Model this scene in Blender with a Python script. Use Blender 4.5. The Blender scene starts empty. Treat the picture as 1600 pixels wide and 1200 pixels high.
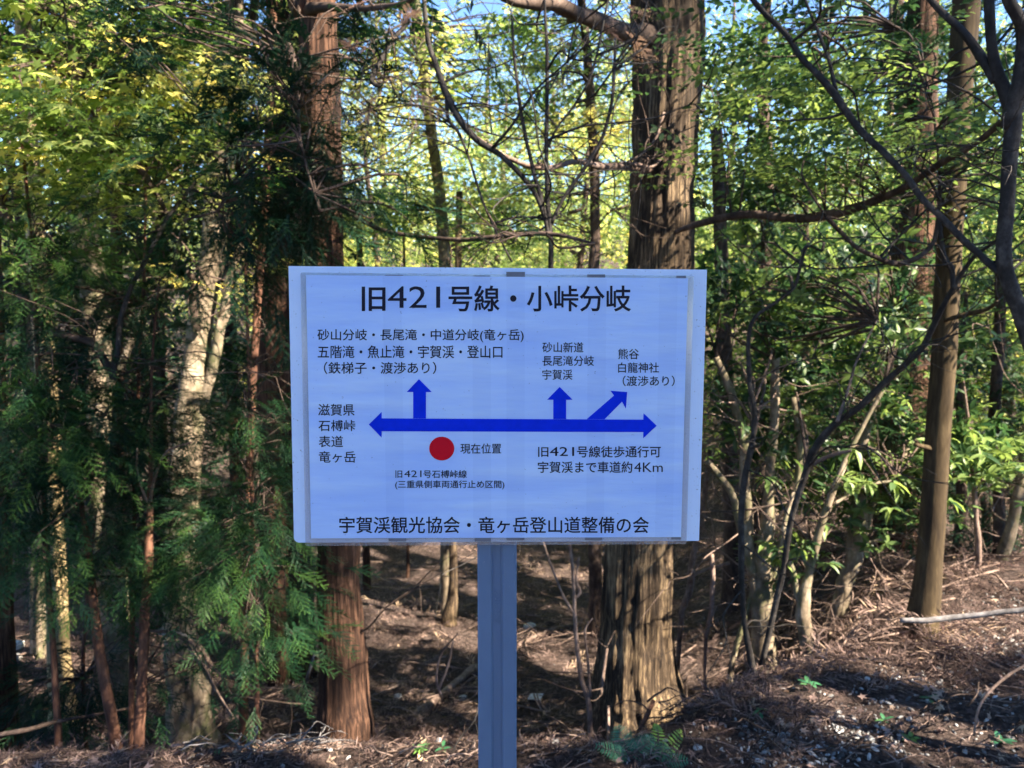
import bpy, math, random
import numpy as np
from mathutils import Vector, Matrix

random.seed(7)
RNG = np.random.default_rng(7)
C = bpy.context.scene.collection
SC = bpy.context.scene

# ------------------------------------------------------------------ camera
F = 1200.0                      # focal length in pixels of a 1600 wide frame
PITCH = math.radians(5.6)
CAM = np.array([0.0, 0.0, 1.5])
cam_d = bpy.data.cameras.new('camera')
cam_o = bpy.data.objects.new('camera', cam_d)
C.objects.link(cam_o)
cam_o.location = CAM
cam_o.rotation_euler = (math.radians(90) - PITCH, 0, 0)
cam_d.sensor_width = 36
cam_d.lens = 27
cam_d.clip_start = 0.05
cam_d.clip_end = 500
cam_d.dof.use_dof = True
cam_d.dof.focus_distance = 0.87
cam_d.dof.aperture_fstop = 11.0
SC.camera = cam_o

# ------------------------------------------------------------------ light
SUN_DIR = np.array([0.62, -0.40, 0.675])
SUN_DIR /= np.linalg.norm(SUN_DIR)
w = bpy.data.worlds.new('World')
SC.world = w
w.use_nodes = True
nt = w.node_tree
sky = nt.nodes.new('ShaderNodeTexSky')
sky.sky_type = 'NISHITA'
sky.sun_disc = False
sky.sun_elevation = math.asin(SUN_DIR[2])
sky.sun_rotation = math.atan2(SUN_DIR[0], SUN_DIR[1])
sky.air_density = 1.0
sky.altitude = 1500
sky.dust_density = 0.0
sky.ozone_density = 6.0
bg = nt.nodes['Background']
bg.inputs[1].default_value = 0.08
nt.links.new(sky.outputs[0], bg.inputs[0])
sun_d = bpy.data.lights.new('sun', 'SUN')
sun_d.energy = 5.0
sun_d.angle = math.radians(0.53)
sun_d.color = (1.0, 0.88, 0.70)
sun_o = bpy.data.objects.new('sun', sun_d)
C.objects.link(sun_o)
sun_o.rotation_euler = Vector(SUN_DIR).to_track_quat('Z', 'Y').to_euler()
SC.view_settings.view_transform = 'Standard'
SC.view_settings.look = 'None'
SC.view_settings.gamma = 1
SC.view_settings.exposure = 2.62
SC.view_settings.use_curve_mapping = False
cy = SC.cycles
cy.max_bounces = 7
cy.diffuse_bounces = 3
cy.glossy_bounces = 2
cy.transmission_bounces = 5
cy.transparent_max_bounces = 6
cy.caustics_reflective = False
cy.caustics_refractive = False
cy.use_adaptive_sampling = True
cy.adaptive_threshold = 0.02

# ------------------------------------------------------------------ pixel to place
FW = np.array([0, math.cos(PITCH), -math.sin(PITCH)])
UP = np.array([0, math.sin(PITCH), math.cos(PITCH)])


def at(u, v, D):
    """the point D metres ahead (world y) that is seen at pixel u, v of the photograph"""
    d = FW + (u - 800) / F * np.array([1.0, 0, 0]) + (600 - v) / F * UP
    return CAM + d * (D / d[1])


# ------------------------------------------------------------------ numpy helpers
_P = np.random.default_rng(3).random((256, 256))


def vnoise(x, y):
    x = np.asarray(x, float); y = np.asarray(y, float)
    xi = np.floor(x).astype(int); yi = np.floor(y).astype(int)
    fx = x - xi; fy = y - yi
    fx = fx * fx * (3 - 2 * fx); fy = fy * fy * (3 - 2 * fy)
    a = _P[xi % 256, yi % 256]; b = _P[(xi + 1) % 256, yi % 256]
    c = _P[xi % 256, (yi + 1) % 256]; d = _P[(xi + 1) % 256, (yi + 1) % 256]
    return (a * (1 - fx) + b * fx) * (1 - fy) + (c * (1 - fx) + d * fx) * fy


def fbm(x, y, o=4):
    s = 0; a = 0.5
    for i in range(o):
        s = s + a * (vnoise(x * 2 ** i + 17 * i, y * 2 ** i + 5 * i) - 0.5)
        a *= 0.5
    return s


def sstep(t):
    t = np.clip(t, 0, 1)
    return t * t * (3 - 2 * t)


def ground_h(x, y):
    x = np.asarray(x, float); y = np.asarray(y, float)
    edge = 2.36 + np.clip(x - 0.4, 0, 2.4) * 0.68 - 0.05 * np.clip(-x, 0, 4)
    drop = 1.22 - 0.79 * sstep((x - 0.9) / 2.0)
    z = -drop * sstep((y - edge) / 1.9)
    z = z - 0.25 * sstep((y - 5) / 3) * (1 - sstep((x - 1) / 3))
    z = z + 0.28 * np.clip(y - 9.0, 0, 7) + 0.13 * np.clip(y - 16.0, 0, 60) + 1.5 * fbm(x * .06, y * .06) * sstep((y - 12) / 10)
    z = z + 0.10 * sstep((x - 1.2) / 2.0) * sstep((4.0 - y) / 2)
    z = z + fbm(x * 0.7, y * 0.7) * 0.32 * sstep((y - 2.6) / 1.5) + fbm(x * 4, y * 4) * 0.05
    return z + 0.0


def hit(u, v):
    """where the ground is seen at pixel u, v"""
    d = FW + (u - 800) / F * np.array([1.0, 0, 0]) + (600 - v) / F * UP
    D = np.arange(1.2, 60, 0.02)
    P = CAM[None] + d[None] * (D / d[1])[:, None]
    b = P[:, 2] < ground_h(P[:, 0], P[:, 1])
    i = int(np.argmax(b)) if b.any() else len(D) - 1
    return P[i]


# ------------------------------------------------------------------ mesh helpers
def mesh_np(name, verts, tris, tint=None, smooth=False, n=3):
    me = bpy.data.meshes.new(name)
    verts = np.asarray(verts, np.float32); tris = np.asarray(tris, np.int32)
    me.vertices.add(len(verts)); me.vertices.foreach_set('co', verts.ravel())
    me.loops.add(tris.size); me.loops.foreach_set('vertex_index', tris.ravel())
    me.polygons.add(len(tris))
    me.polygons.foreach_set('loop_start', np.arange(len(tris), dtype=np.int32) * n)
    me.polygons.foreach_set('loop_total', np.full(len(tris), n, np.int32))
    if smooth:
        me.polygons.foreach_set('use_smooth', np.ones(len(tris), bool))
    if tint is not None:
        a = me.attributes.new('tint', 'FLOAT', 'POINT')
        a.data.foreach_set('value', np.asarray(tint, np.float32))
    me.update(calc_edges=True)
    return me


def thing(name, label, cat, loc=(0, 0, 0), group=None):
    o = bpy.data.objects.new(name, None)
    C.objects.link(o)
    o.empty_display_size = 0.1
    o.location = loc
    o['label'] = label; o['category'] = cat
    if group: o['group'] = group
    return o


def wloc(o):
    p = np.zeros(3)
    while o:
        p += np.array(o.location); o = o.parent
    return p


def part(name, verts, faces, m, parent=None, kind=None, tint=None, smooth=False, label=None):
    """world-space vertices to one mesh object, shifted to its parent's frame"""
    verts = np.asarray(verts, float)
    if parent is not None:
        verts = verts - wloc(parent)
    if isinstance(faces, np.ndarray):
        me = mesh_np(name, verts, faces, tint, smooth, faces.shape[1])
    else:
        me = bpy.data.meshes.new(name)
        me.from_pydata([tuple(v) for v in verts], [], faces)
        if smooth:
            for p in me.polygons: p.use_smooth = True
        me.update()
    me.materials.append(m)
    o = bpy.data.objects.new(name, me)
    C.objects.link(o)
    if parent is not None: o.parent = parent
    if kind: o['kind'] = kind
    if label: o['label'] = label
    return o


def tag(o, label, cat, group=None):
    o['label'] = label; o['category'] = cat
    if group: o['group'] = group
    return o


class Acc:
    """collects meshes with faces of n corners"""
    def __init__(s): s.v = []; s.f = []; s.t = []; s.c = 0
    def add(s, v, f, t=0.5):
        v = np.asarray(v, float); f = np.asarray(f)
        s.v.append(v); s.f.append(f + s.c); s.c += len(v)
        s.t.append(np.broadcast_to(np.asarray(t, float), (len(v),)))
    def arr(s): return np.concatenate(s.v), np.concatenate(s.f), np.concatenate(s.t)
    def build(s, name, m, parent=None, kind=None, smooth=False, label=None):
        v, f, t = s.arr()
        return part(name, v, f, m, parent, kind, t, smooth, label)


def catmull(P, n):
    P = np.asarray(P, float)
    if len(P) == 2:
        t = np.linspace(0, 1, n + 1)[:, None]
        return P[0] * (1 - t) + P[1] * t
    Q = np.vstack([2 * P[0] - P[1], P, 2 * P[-1] - P[-2]])
    out = []
    for i in range(1, len(Q) - 2):
        a, b, c, d = Q[i - 1:i + 3]
        t = np.linspace(0, 1, n, endpoint=False)[:, None]
        out.append(0.5 * (2 * b + (c - a) * t + (2 * a - 5 * b + 4 * c - d) * t ** 2 + (3 * b - a - 3 * c + d) * t ** 3))
    out.append(Q[-2][None])
    return np.vstack(out)


def tube(P, R, sides=8, n=4, wob=0.0, seed=0, ridge=0.0, rf=9, flare=0.0):
    """smooth tapered tube; returns verts, quads"""
    PR = catmull(np.column_stack([P, R]), n)
    P = PR[:, :3]; R = np.maximum(PR[:, 3], 1e-4)
    T = np.gradient(P, axis=0); T /= np.linalg.norm(T, axis=1)[:, None] + 1e-9
    ref = np.array([0.0, 1, 0]) if abs(T[:, 2]).mean() > 0.5 else np.array([0.0, 0, 1])
    A = np.cross(T, ref); A /= np.linalg.norm(A, axis=1)[:, None] + 1e-9
    B = np.cross(T, A)
    L = np.concatenate([[0], np.cumsum(np.linalg.norm(np.diff(P, axis=0), axis=1))])
    th = np.arange(sides) / sides * 2 * math.pi
    ct, st = np.cos(th), np.sin(th)
    rr = R[:, None] * np.ones(sides)[None]
    if wob:
        rr = rr * (1 + wob * 2 * fbm(ct[None] * 1.3 + 9 + seed * 3.1 + L[:, None] * 3, st[None] * 1.3 + L[:, None] * 5 + seed))
        P = P + (np.column_stack([fbm(L * 4 + seed, L * 0 + 1.5), fbm(L * 4, L * 0 + seed + 4.5), fbm(L * 4 + 7, L * 0 + seed)]) * R[:, None] * wob * 5)
    if ridge:
        nz = fbm(th[None] / 6.2832 * rf * 2 + seed * 7 + fbm(L[:, None] * 3, ct[None] + seed) * 1.2, L[:, None] * 1.3 + np.zeros(sides)[None], 4)
        nz[:, -1] = nz[:, 0] * 0.5 + nz[:, -2] * 0.5
        fine = np.abs(fbm(th[None] / 6.2832 * rf * 6 + seed, L[:, None] * 3.1 + 0 * th[None], 3))
        rr = rr * (1 + ridge * nz * 2 - ridge * fine * 1.6)
    if flare:
        h = L[-1] - L
        lob = 0.5 + 0.5 * np.cos(th * 5 + seed) * 0.6 + 0.3 * np.cos(th * 3 + seed * 2)
        rr = rr * (1 + flare * np.exp(-h / 0.22)[:, None] * (0.35 + lob[None]))
    V = P[:, None] + rr[:, :, None] * (ct[None, :, None] * A[:, None] + st[None, :, None] * B[:, None])
    V = V.reshape(-1, 3)
    i = np.arange(len(P) - 1)[:, None] * sides; j = np.arange(sides)[None]; k = (j + 1) % sides
    Q = np.stack([i + j, i + k, i + k + sides, i + j + sides], -1).reshape(-1, 4)
    # end caps as quads of a fan about centre points
    n0 = len(V)
    V = np.vstack([V, P[:1], P[-1:]])
    cap = []
    e = (len(P) - 1) * sides
    for a in range(0, sides - 1, 2):
        cap.append([n0, (a + 2) % sides, a + 1, a])
        cap.append([n0 + 1, e + a, e + a + 1, e + (a + 2) % sides])
    return V, np.vstack([Q, np.array(cap)])


# ------------------------------------------------------------------ materials
def mat(name):
    m = bpy.data.materials.new(name)
    m.use_nodes = True
    return m, m.node_tree, m.node_tree.nodes['Principled BSDF']


def node(nt, t, **k):
    n = nt.nodes.new(t)
    for a, b in k.items(): setattr(n, a, b)
    return n


def ramp(nt, src, stops):
    r = node(nt, 'ShaderNodeValToRGB')
    e = r.color_ramp.elements
    while len(e) < len(stops): e.new(0.5)
    for el, (p, c) in zip(e, stops):
        el.position = p; el.color = (*c, 1)
    nt.links.new(src, r.inputs[0])
    return r


def coords(nt, scale=(1, 1, 1)):
    tc = node(nt, 'ShaderNodeTexCoord'); mp = node(nt, 'ShaderNodeMapping')
    mp.inputs['Scale'].default_value = scale
    nt.links.new(tc.outputs['Object'], mp.inputs[0])
    return mp.outputs[0]


def noise(nt, vec, scale, detail=4, rough=0.6):
    n = node(nt, 'ShaderNodeTexNoise')
    n.inputs['Scale'].default_value = scale; n.inputs['Detail'].default_value = detail
    n.inputs['Roughness'].default_value = rough
    nt.links.new(vec, n.inputs['Vector'])
    return n


def bump(nt, p, h, strength, dist):
    b = node(nt, 'ShaderNodeBump')
    b.inputs['Strength'].default_value = strength; b.inputs['Distance'].default_value = dist
    nt.links.new(h, b.inputs['Height']); nt.links.new(b.outputs[0], p.inputs['Normal'])
    return b


def bark(name, stops, zs=0.07, sc=60, bs=0.8, moss=None, rough=0.9):
    m, nt, p = mat(name)
    v = coords(nt, (1, 1, zs))
    a = noise(nt, v, sc, 6, 0.7)
    b = noise(nt, coords(nt, (1, 1, 0.5)), 5, 3)
    mx = node(nt, 'ShaderNodeMath', operation='ADD')
    nt.links.new(a.outputs[0], mx.inputs[0])
    ml = node(nt, 'ShaderNodeMath', operation='MULTIPLY_ADD')
    nt.links.new(b.outputs[0], ml.inputs[0]); ml.inputs[1].default_value = 0.7; ml.inputs[2].default_value = -0.35
    nt.links.new(ml.outputs[0], mx.inputs[1])
    r = ramp(nt, mx.outputs[0], stops)
    col = r.outputs[0]
    if moss:
        n2 = noise(nt, coords(nt, (1, 1, 0.6)), 7, 5, 0.7)
        r2 = ramp(nt, n2.outputs[0], [(0.48, (0, 0, 0)), (0.62, (1, 1, 1))])
        mix = node(nt, 'ShaderNodeMixRGB')
        nt.links.new(r2.outputs[0], mix.inputs[0]); nt.links.new(col, mix.inputs[1]); mix.inputs[2].default_value = (*moss, 1)
        col = mix.outputs[0]
    nt.links.new(col, p.inputs['Base Color'])
    p.inputs['Roughness'].default_value = rough
    p.inputs['Specular IOR Level'].default_value = 0.25
    bump(nt, p, a.outputs[0], bs, 0.01)
    return m


def leafmat(name, stops, trans=0.45, rough=0.45, spec=0.4):
    m, nt, p = mat(name)
    at_ = node(nt, 'ShaderNodeAttribute', attribute_name='tint')
    r = ramp(nt, at_.outputs['Fac'], stops)
    nt.links.new(r.outputs[0], p.inputs['Base Color'])
    p.inputs['Roughness'].default_value = rough
    p.inputs['Specular IOR Level'].default_value = spec
    tr = node(nt, 'ShaderNodeBsdfTranslucent')
    hs = node(nt, 'ShaderNodeHueSaturation')
    hs.inputs['Hue'].default_value = 0.485; hs.inputs['Saturation'].default_value = 1.1; hs.inputs['Value'].default_value = 1.9
    nt.links.new(r.outputs[0], hs.inputs['Color']); nt.links.new(hs.outputs[0], tr.inputs[0])
    mx = node(nt, 'ShaderNodeMixShader'); mx.inputs[0].default_value = trans
    nt.links.new(p.outputs[0], mx.inputs[1]); nt.links.new(tr.outputs[0], mx.inputs[2])
    nt.links.new(mx.outputs[0], nt.nodes['Material Output'].inputs[0])
    return m


def flat(name, col, rough=0.6, spec=0.3, var=0.0, sc=20):
    m, nt, p = mat(name)
    p.inputs['Base Color'].default_value = (*col, 1)
    p.inputs['Roughness'].default_value = rough
    p.inputs['Specular IOR Level'].default_value = spec
    if var:
        n = noise(nt, coords(nt), sc, 5, 0.65)
        r = ramp(nt, n.outputs[0], [(0.3, tuple(c * (1 - var) for c in col)), (0.7, tuple(min(1, c * (1 + var)) for c in col))])
        nt.links.new(r.outputs[0], p.inputs['Base Color'])
    return m


M = {}
M['cedar_bark'] = bark('cedar_bark', [(0.32, (0.012, 0.006, 0.005)), (0.5, (0.048, 0.024, 0.015)), (0.74, (0.22, 0.115, 0.072))], 0.05, 95)
M['old_bark'] = bark('old_bark', [(0.32, (0.013, 0.009, 0.007)), (0.5, (0.062, 0.042, 0.027)), (0.71, (0.34, 0.24, 0.14))], 0.035, 95)
M['pole_bark'] = bark('pole_bark', [(0.25, (0.02, 0.013, 0.008)), (0.5, (0.052, 0.035, 0.018)), (0.75, (0.11, 0.078, 0.04))], 0.15, 45, 0.3)
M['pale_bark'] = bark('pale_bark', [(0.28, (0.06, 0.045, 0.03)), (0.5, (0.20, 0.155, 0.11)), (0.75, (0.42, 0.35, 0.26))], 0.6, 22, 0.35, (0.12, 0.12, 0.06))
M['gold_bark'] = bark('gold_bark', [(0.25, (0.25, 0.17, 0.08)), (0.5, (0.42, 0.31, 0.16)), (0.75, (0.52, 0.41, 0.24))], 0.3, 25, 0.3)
M['dark_bark'] = bark('dark_bark', [(0.25, (0.012, 0.010, 0.009)), (0.5, (0.034, 0.029, 0.026)), (0.8, (0.12, 0.105, 0.095))], 0.7, 30, 0.6, rough=0.8)
M['brown_bark'] = bark('brown_bark', [(0.25, (0.02, 0.014, 0.012)), (0.5, (0.07, 0.048, 0.038)), (0.8, (0.19, 0.135, 0.11))], 0.6, 30, 0.4)
M['red_bark'] = bark('red_bark', [(0.25, (0.03, 0.014, 0.010)), (0.5, (0.11, 0.052, 0.034)), (0.8, (0.26, 0.13, 0.08))], 0.25, 45, 0.5)
M['dead_wood'] = bark('dead_wood', [(0.25, (0.07, 0.045, 0.037)), (0.5, (0.18, 0.125, 0.10)), (0.8, (0.38, 0.28, 0.24))], 0.6, 40, 0.3)
M['grey_wood'] = bark('grey_wood', [(0.25, (0.05, 0.045, 0.045)), (0.5, (0.13, 0.12, 0.12)), (0.8, (0.28, 0.26, 0.26))], 0.6, 40, 0.3)
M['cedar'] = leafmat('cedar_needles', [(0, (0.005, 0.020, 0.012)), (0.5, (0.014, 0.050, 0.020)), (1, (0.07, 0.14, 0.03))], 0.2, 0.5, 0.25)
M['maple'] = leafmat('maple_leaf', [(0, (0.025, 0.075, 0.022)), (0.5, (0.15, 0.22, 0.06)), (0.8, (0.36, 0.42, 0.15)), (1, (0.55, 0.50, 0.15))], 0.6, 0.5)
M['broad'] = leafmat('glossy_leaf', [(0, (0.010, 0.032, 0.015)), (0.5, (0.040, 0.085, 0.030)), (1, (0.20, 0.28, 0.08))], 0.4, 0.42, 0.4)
M['brownleaf'] = leafmat('dead_leaf', [(0, (0.022, 0.015, 0.014)), (0.5, (0.095, 0.062, 0.054)), (0.8, (0.34, 0.235, 0.20)), (1, (0.46, 0.33, 0.22))], 0.15, 0.7, 0.2)
M['fern'] = leafmat('fern_leaf', [(0, (0.03, 0.12, 0.07)), (0.6, (0.07, 0.22, 0.10)), (1, (0.22, 0.38, 0.08))], 0.3, 0.4, 0.5)
M['gravel'] = leafmat('pale_gravel', [(0, (0.05, 0.045, 0.042)), (0.5, (0.22, 0.215, 0.21)), (1, (0.62, 0.61, 0.60))], 0.0, 0.7, 0.3)
M['stone'] = flat('white_stone', (0.62, 0.61, 0.58), 0.8, 0.2, 0.25, 25)
M['rock'] = flat('grey_rock', (0.42, 0.41, 0.39), 0.85, 0.2, 0.35, 9)

# ground
m, nt, p = mat('forest_soil')
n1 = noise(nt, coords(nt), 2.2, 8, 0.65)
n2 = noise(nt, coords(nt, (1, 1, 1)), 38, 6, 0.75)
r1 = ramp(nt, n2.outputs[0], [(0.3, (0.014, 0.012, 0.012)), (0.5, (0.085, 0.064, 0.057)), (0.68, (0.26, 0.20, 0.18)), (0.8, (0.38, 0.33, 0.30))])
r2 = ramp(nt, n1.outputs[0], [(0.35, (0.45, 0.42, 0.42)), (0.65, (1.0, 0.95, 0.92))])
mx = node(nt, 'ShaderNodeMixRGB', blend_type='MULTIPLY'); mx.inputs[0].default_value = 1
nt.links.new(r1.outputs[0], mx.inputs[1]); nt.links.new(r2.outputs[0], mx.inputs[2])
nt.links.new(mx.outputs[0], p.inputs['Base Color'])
p.inputs['Roughness'].default_value = 0.95; p.inputs['Specular IOR Level'].default_value = 0.15
bump(nt, p, n2.outputs[0], 0.9, 0.03)
M['soil'] = m

# ------------------------------------------------------------------ ground
xs = np.unique(np.concatenate([np.linspace(-70, 70, 90), np.linspace(-12, 12, 150), np.linspace(-3, 4, 150)]))
ys = np.unique(np.concatenate([np.linspace(-25, 110, 110), np.linspace(0, 16, 130), np.linspace(1.6, 5.5, 120)]))
X, Y = np.meshgrid(xs, ys, indexing='ij')
Z = ground_h(X, Y)
V = np.column_stack([X.ravel(), Y.ravel(), Z.ravel()])
i, j = np.meshgrid(np.arange(len(xs) - 1), np.arange(len(ys) - 1), indexing='ij')
a = (i * len(ys) + j).ravel()
Q = np.column_stack([a, a + len(ys), a + len(ys) + 1, a + 1])
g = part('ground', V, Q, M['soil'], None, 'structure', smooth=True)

# ------------------------------------------------------------------ leaf and sprig prototypes
def rotz(v, a):
    c, s = math.cos(a), math.sin(a)
    return np.column_stack([v[:, 0] * c - v[:, 1] * s, v[:, 0] * s + v[:, 1] * c, v[:, 2]])


def rotx(v, a):
    c, s = math.cos(a), math.sin(a)
    return np.column_stack([v[:, 0], v[:, 1] * c - v[:, 2] * s, v[:, 1] * s + v[:, 2] * c])


def roty(v, a):
    c, s = math.cos(a), math.sin(a)
    return np.column_stack([v[:, 0] * c + v[:, 2] * s, v[:, 1], -v[:, 0] * s + v[:, 2] * c])


def leaf_maple(s):
    ang = [-118, -80, -52, -24, 0, 24, 52, 80, 118]
    ln = [0.5, 0.25, 0.86, 0.36, 1.0, 0.36, 0.86, 0.25, 0.5]
    v = [(0, 0, 0)]
    for a, l in zip(ang, ln):
        a = math.radians(a)
        v.append((0.12 + l * 0.8 * math.cos(a), l * 0.8 * math.sin(a), -0.16 * l * l))
    v = np.array(v) * s
    return v, np.array([(0, k, k + 1) for k in range(1, 9)])


def leaf_oval(s, w=0.42):
    v = np.array([(0, 0, 0), (0.3, w * .42, .05), (0.3, -w * .42, .05), (0.45, 0, 0.0), (0.68, w * .36, .02), (0.68, -w * .36, .02), (1, 0, -.10)]) * s
    return v, np.array([(0, 3, 1), (0, 2, 3), (1, 3, 4), (2, 5, 3), (3, 6, 4), (3, 5, 6)])


def leaf_rhomb(s, w=0.5):
    v = np.array([(0, 0, 0), (0.5, w / 2, .05), (1, 0, -.05), (0.5, -w / 2, .05)]) * s
    return v, np.array([(0, 3, 1), (1, 3, 2)])


def sprig(kind, seed):
    r = random.Random(seed)
    vs, ts, tn, c = [], [], [], 0
    def put(v, t, d=0.0):
        nonlocal c
        vs.append(v); ts.append(t + c); tn.append(np.full(len(v), d)); c += len(v)
    def leafat(lf, x, y, z, az, pit, rol, d=None):
        v, t = lf
        v = rotz(roty(rotx(v, rol), pit), az) + np.array([x, y, z])
        put(v, t, r.uniform(-.2, .2) if d is None else d)
    if kind == 'maple':
        for k in range(9):
            x = 0.02 + 0.026 * k; sd = 1 if k % 2 else -1
            leafat(leaf_maple(r.uniform(.038, .058)), x, sd * .02, r.uniform(-.008, .008), sd * r.uniform(.5, 1.2), r.uniform(-.1, .5), r.uniform(-.4, .4))
    elif kind == 'oval':
        for k in range(7):
            a = k / 7 * 6.28 + r.uniform(-.3, .3)
            leafat(leaf_oval(r.uniform(.055, .085), r.uniform(.36, .5)), 0, 0, 0, a, r.uniform(-.35, .55), r.uniform(-.4, .4))
    elif kind == 'small':
        for k in range(12):
            x = 0.015 + 0.018 * k; sd = 1 if k % 2 else -1
            leafat(leaf_oval(r.uniform(.03, .045), .55), x, sd * .006, r.uniform(-.006, .006), sd * r.uniform(.6, 1.2), r.uniform(-.2, .4), r.uniform(-.5, .5))
    elif kind == 'far':
        for k in range(14):
            leafat(leaf_rhomb(r.uniform(.03, .095), r.uniform(.45, .75)), r.uniform(0, .3), r.uniform(-.13, .13), r.uniform(-.06, .06), r.uniform(0, 6.28), r.uniform(-.6, .8), r.uniform(-.7, .7))
    elif kind == 'cedar':
        def twig(x, y, z, az, L, droop):
            k = 0.0
            while k < L:
                for sd in (1, -1):
                    nl = 0.013 * (1 - 0.4 * k / L)
                    a = az + sd * r.uniform(.45, .8)
                    b = r.uniform(-.35, .6)
                    px, py, pz = x + k * math.cos(az), y + k * math.sin(az), z - droop * k * k * 6
                    wx, wy = -math.sin(a) * .0019, math.cos(a) * .0019
                    v = np.array([(px + wx, py + wy, pz), (px - wx, py - wy, pz), (px + nl * math.cos(a) * math.cos(b), py + nl * math.sin(a) * math.cos(b), pz + nl * math.sin(b))])
                    put(v, np.array([(0, 1, 2)]), 0.25 * (k / L) - .1)
                k += .0055
        twig(0, 0, 0, 0, .17, .4)
        for k in range(10):
            x = .02 + .0145 * k
            twig(x, 0, -.4 * x * x * 6, (1 if k % 2 else -1) * r.uniform(.55, .85), .085 * (1 - .6 * k / 10) * r.uniform(.7, 1.1), .6)
    elif kind == 'frond':
        for k in range(16):
            x = .03 * k + .03; sd = 1 if k % 2 else -1
            L = .24 * (1 - .65 * k / 16)
            v, t = leaf_rhomb(L, .16)
            v = v + 0
            v[:, 2] -= np.array([0, .15, .5, .15]) * L * .5
            v = rotx(v, r.uniform(-.3, .3))
            put(rotz(v, sd * r.uniform(.5, .9)) + np.array([x, 0, -.5 * x * x]), t, r.uniform(-.15, .2))
    elif kind == 'litter':
        for k in range(22):
            x = .009 * k; sd = 1 if k % 2 else -1
            v, t = leaf_rhomb(r.uniform(.02, .05), .09)
            put(rotz(roty(v, r.uniform(-.5, .1)), sd * r.uniform(.3, .9)) + np.array([x, 0, r.uniform(0, .006)]), t, r.uniform(-.2, .2))
    elif kind == 'dead':
        leafat(leaf_maple(.05), 0, 0, .01, 0, r.uniform(-.5, .5), r.uniform(-.5, .5), 0.1)
    elif kind == 'tuft':
        for k in range(26):
            v, t = leaf_rhomb(r.uniform(.08, .16), .09)
            put(rotz(roty(v, r.uniform(-1.2, -.1)), r.uniform(0, 6.28)), t, r.uniform(-.2, .2))
    v = np.vstack(vs); t = np.vstack(ts)
    return v, t, np.concatenate(tn)


PROTO = {k: [sprig(k, s) for s in range(4)] for k in ('maple', 'oval', 'small', 'far', 'cedar', 'frond', 'litter', 'dead', 'tuft')}


# gaps in the foliage through which the sun reaches a trunk, a bush or the ground: place, radius, clear from this far on
GAPS = []
GAPS_ON = [True]
GAP_PAD = {'frond': .20, 'cedar': .05, 'maple': .08, 'oval': .03, 'small': .06, 'far': .12}
for u, v, D_, r_ in ((985, 1060, 3.9, .13), (1005, 985, 3.95, .12), (1062, 225, 3.95, .09), (1056, 285, 3.95, .06), (555, 1115, 3.2, .04), (505, 60, 3.2, .08), (515, 160, 3.2, .06),
                     (328, 440, 4.35, .16), (315, 520, 4.35, .13), (308, 590, 4.35, .10), (318, 1130, 4.2, .04), (92, 925, 4.7, .13), (94, 1010, 4.7, .12), (152, 470, 4.9, .15), (158, 560, 4.9, .12), (1492, 250, 3.3, .10), (1502, 150, 3.3, .08), (1508, 60, 3.3, .07), (1440, 600, 6.0, .12)):
    GAPS.append((at(u, v, D_), r_, .12))
for u, v, r_ in ((690, 900, .25), (725, 1000, .16), (600, 1005, .12), (640, 950, .16), (880, 1040, .16), (850, 1005, .14), (420, 945, .14), (60, 1060, .25), (40, 1010, .2), (205, 1065, .12), (695, 868, .3), (1215, 1065, .13), (1335, 1005, .12), (1350, 965, .16),
                 (1500, 935, .1), (1580, 915, .12), (560, 860, .3), (430, 860, .3), (655, 1150, .07), (1130, 1150, .05), (1250, 1140, .05), (760, 930, .2), (900, 900, .2), (520, 1175, .05), (320, 1180, .05), (130, 1170, .06), (840, 1150, .05)):
    GAPS.append((hit(u, v), r_ * (1.15 if r_ > .08 else .5), .15))
for u, v, D_, r_, t_ in ((95, 410, 2.8, .10, .3), (65, 670, 2.6, .08, .3), (290, 850, 2.8, .06, .3), (345, 900, 2.8, .06, .3), (440, 1000, 2.8, .05, .3), (1290, 760, 4, .2, .4), (1380, 735, 4, .2, .4), (1540, 720, 3.8, .2, .4), (1480, 690, 3.8, .12, .4), (1220, 560, 4.4, .2, .5), (1300, 450, 4.4, .2, .5),
                         (1260, 330, 6, .3, .8), (640, 330, 9, .9, 1.4), (760, 250, 9, 1.0, 1.4), (900, 350, 9, .9, 1.4), (700, 100, 8, .8, 1.2), (620, 160, 7, .5, .9), (190, 150, 3.1, .14, .4), (100, 60, 3.0, .12, .4), (30, 270, 3.0, .12, .4), (960, 190, 6, .25, .4), (1330, 160, 3.0, .15, .4), (1440, 200, 3.0, .12, .4), (420, 400, 4.0, .12, .4)):
    GAPS.append((at(u, v, D_), r_ * .75, t_))


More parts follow.
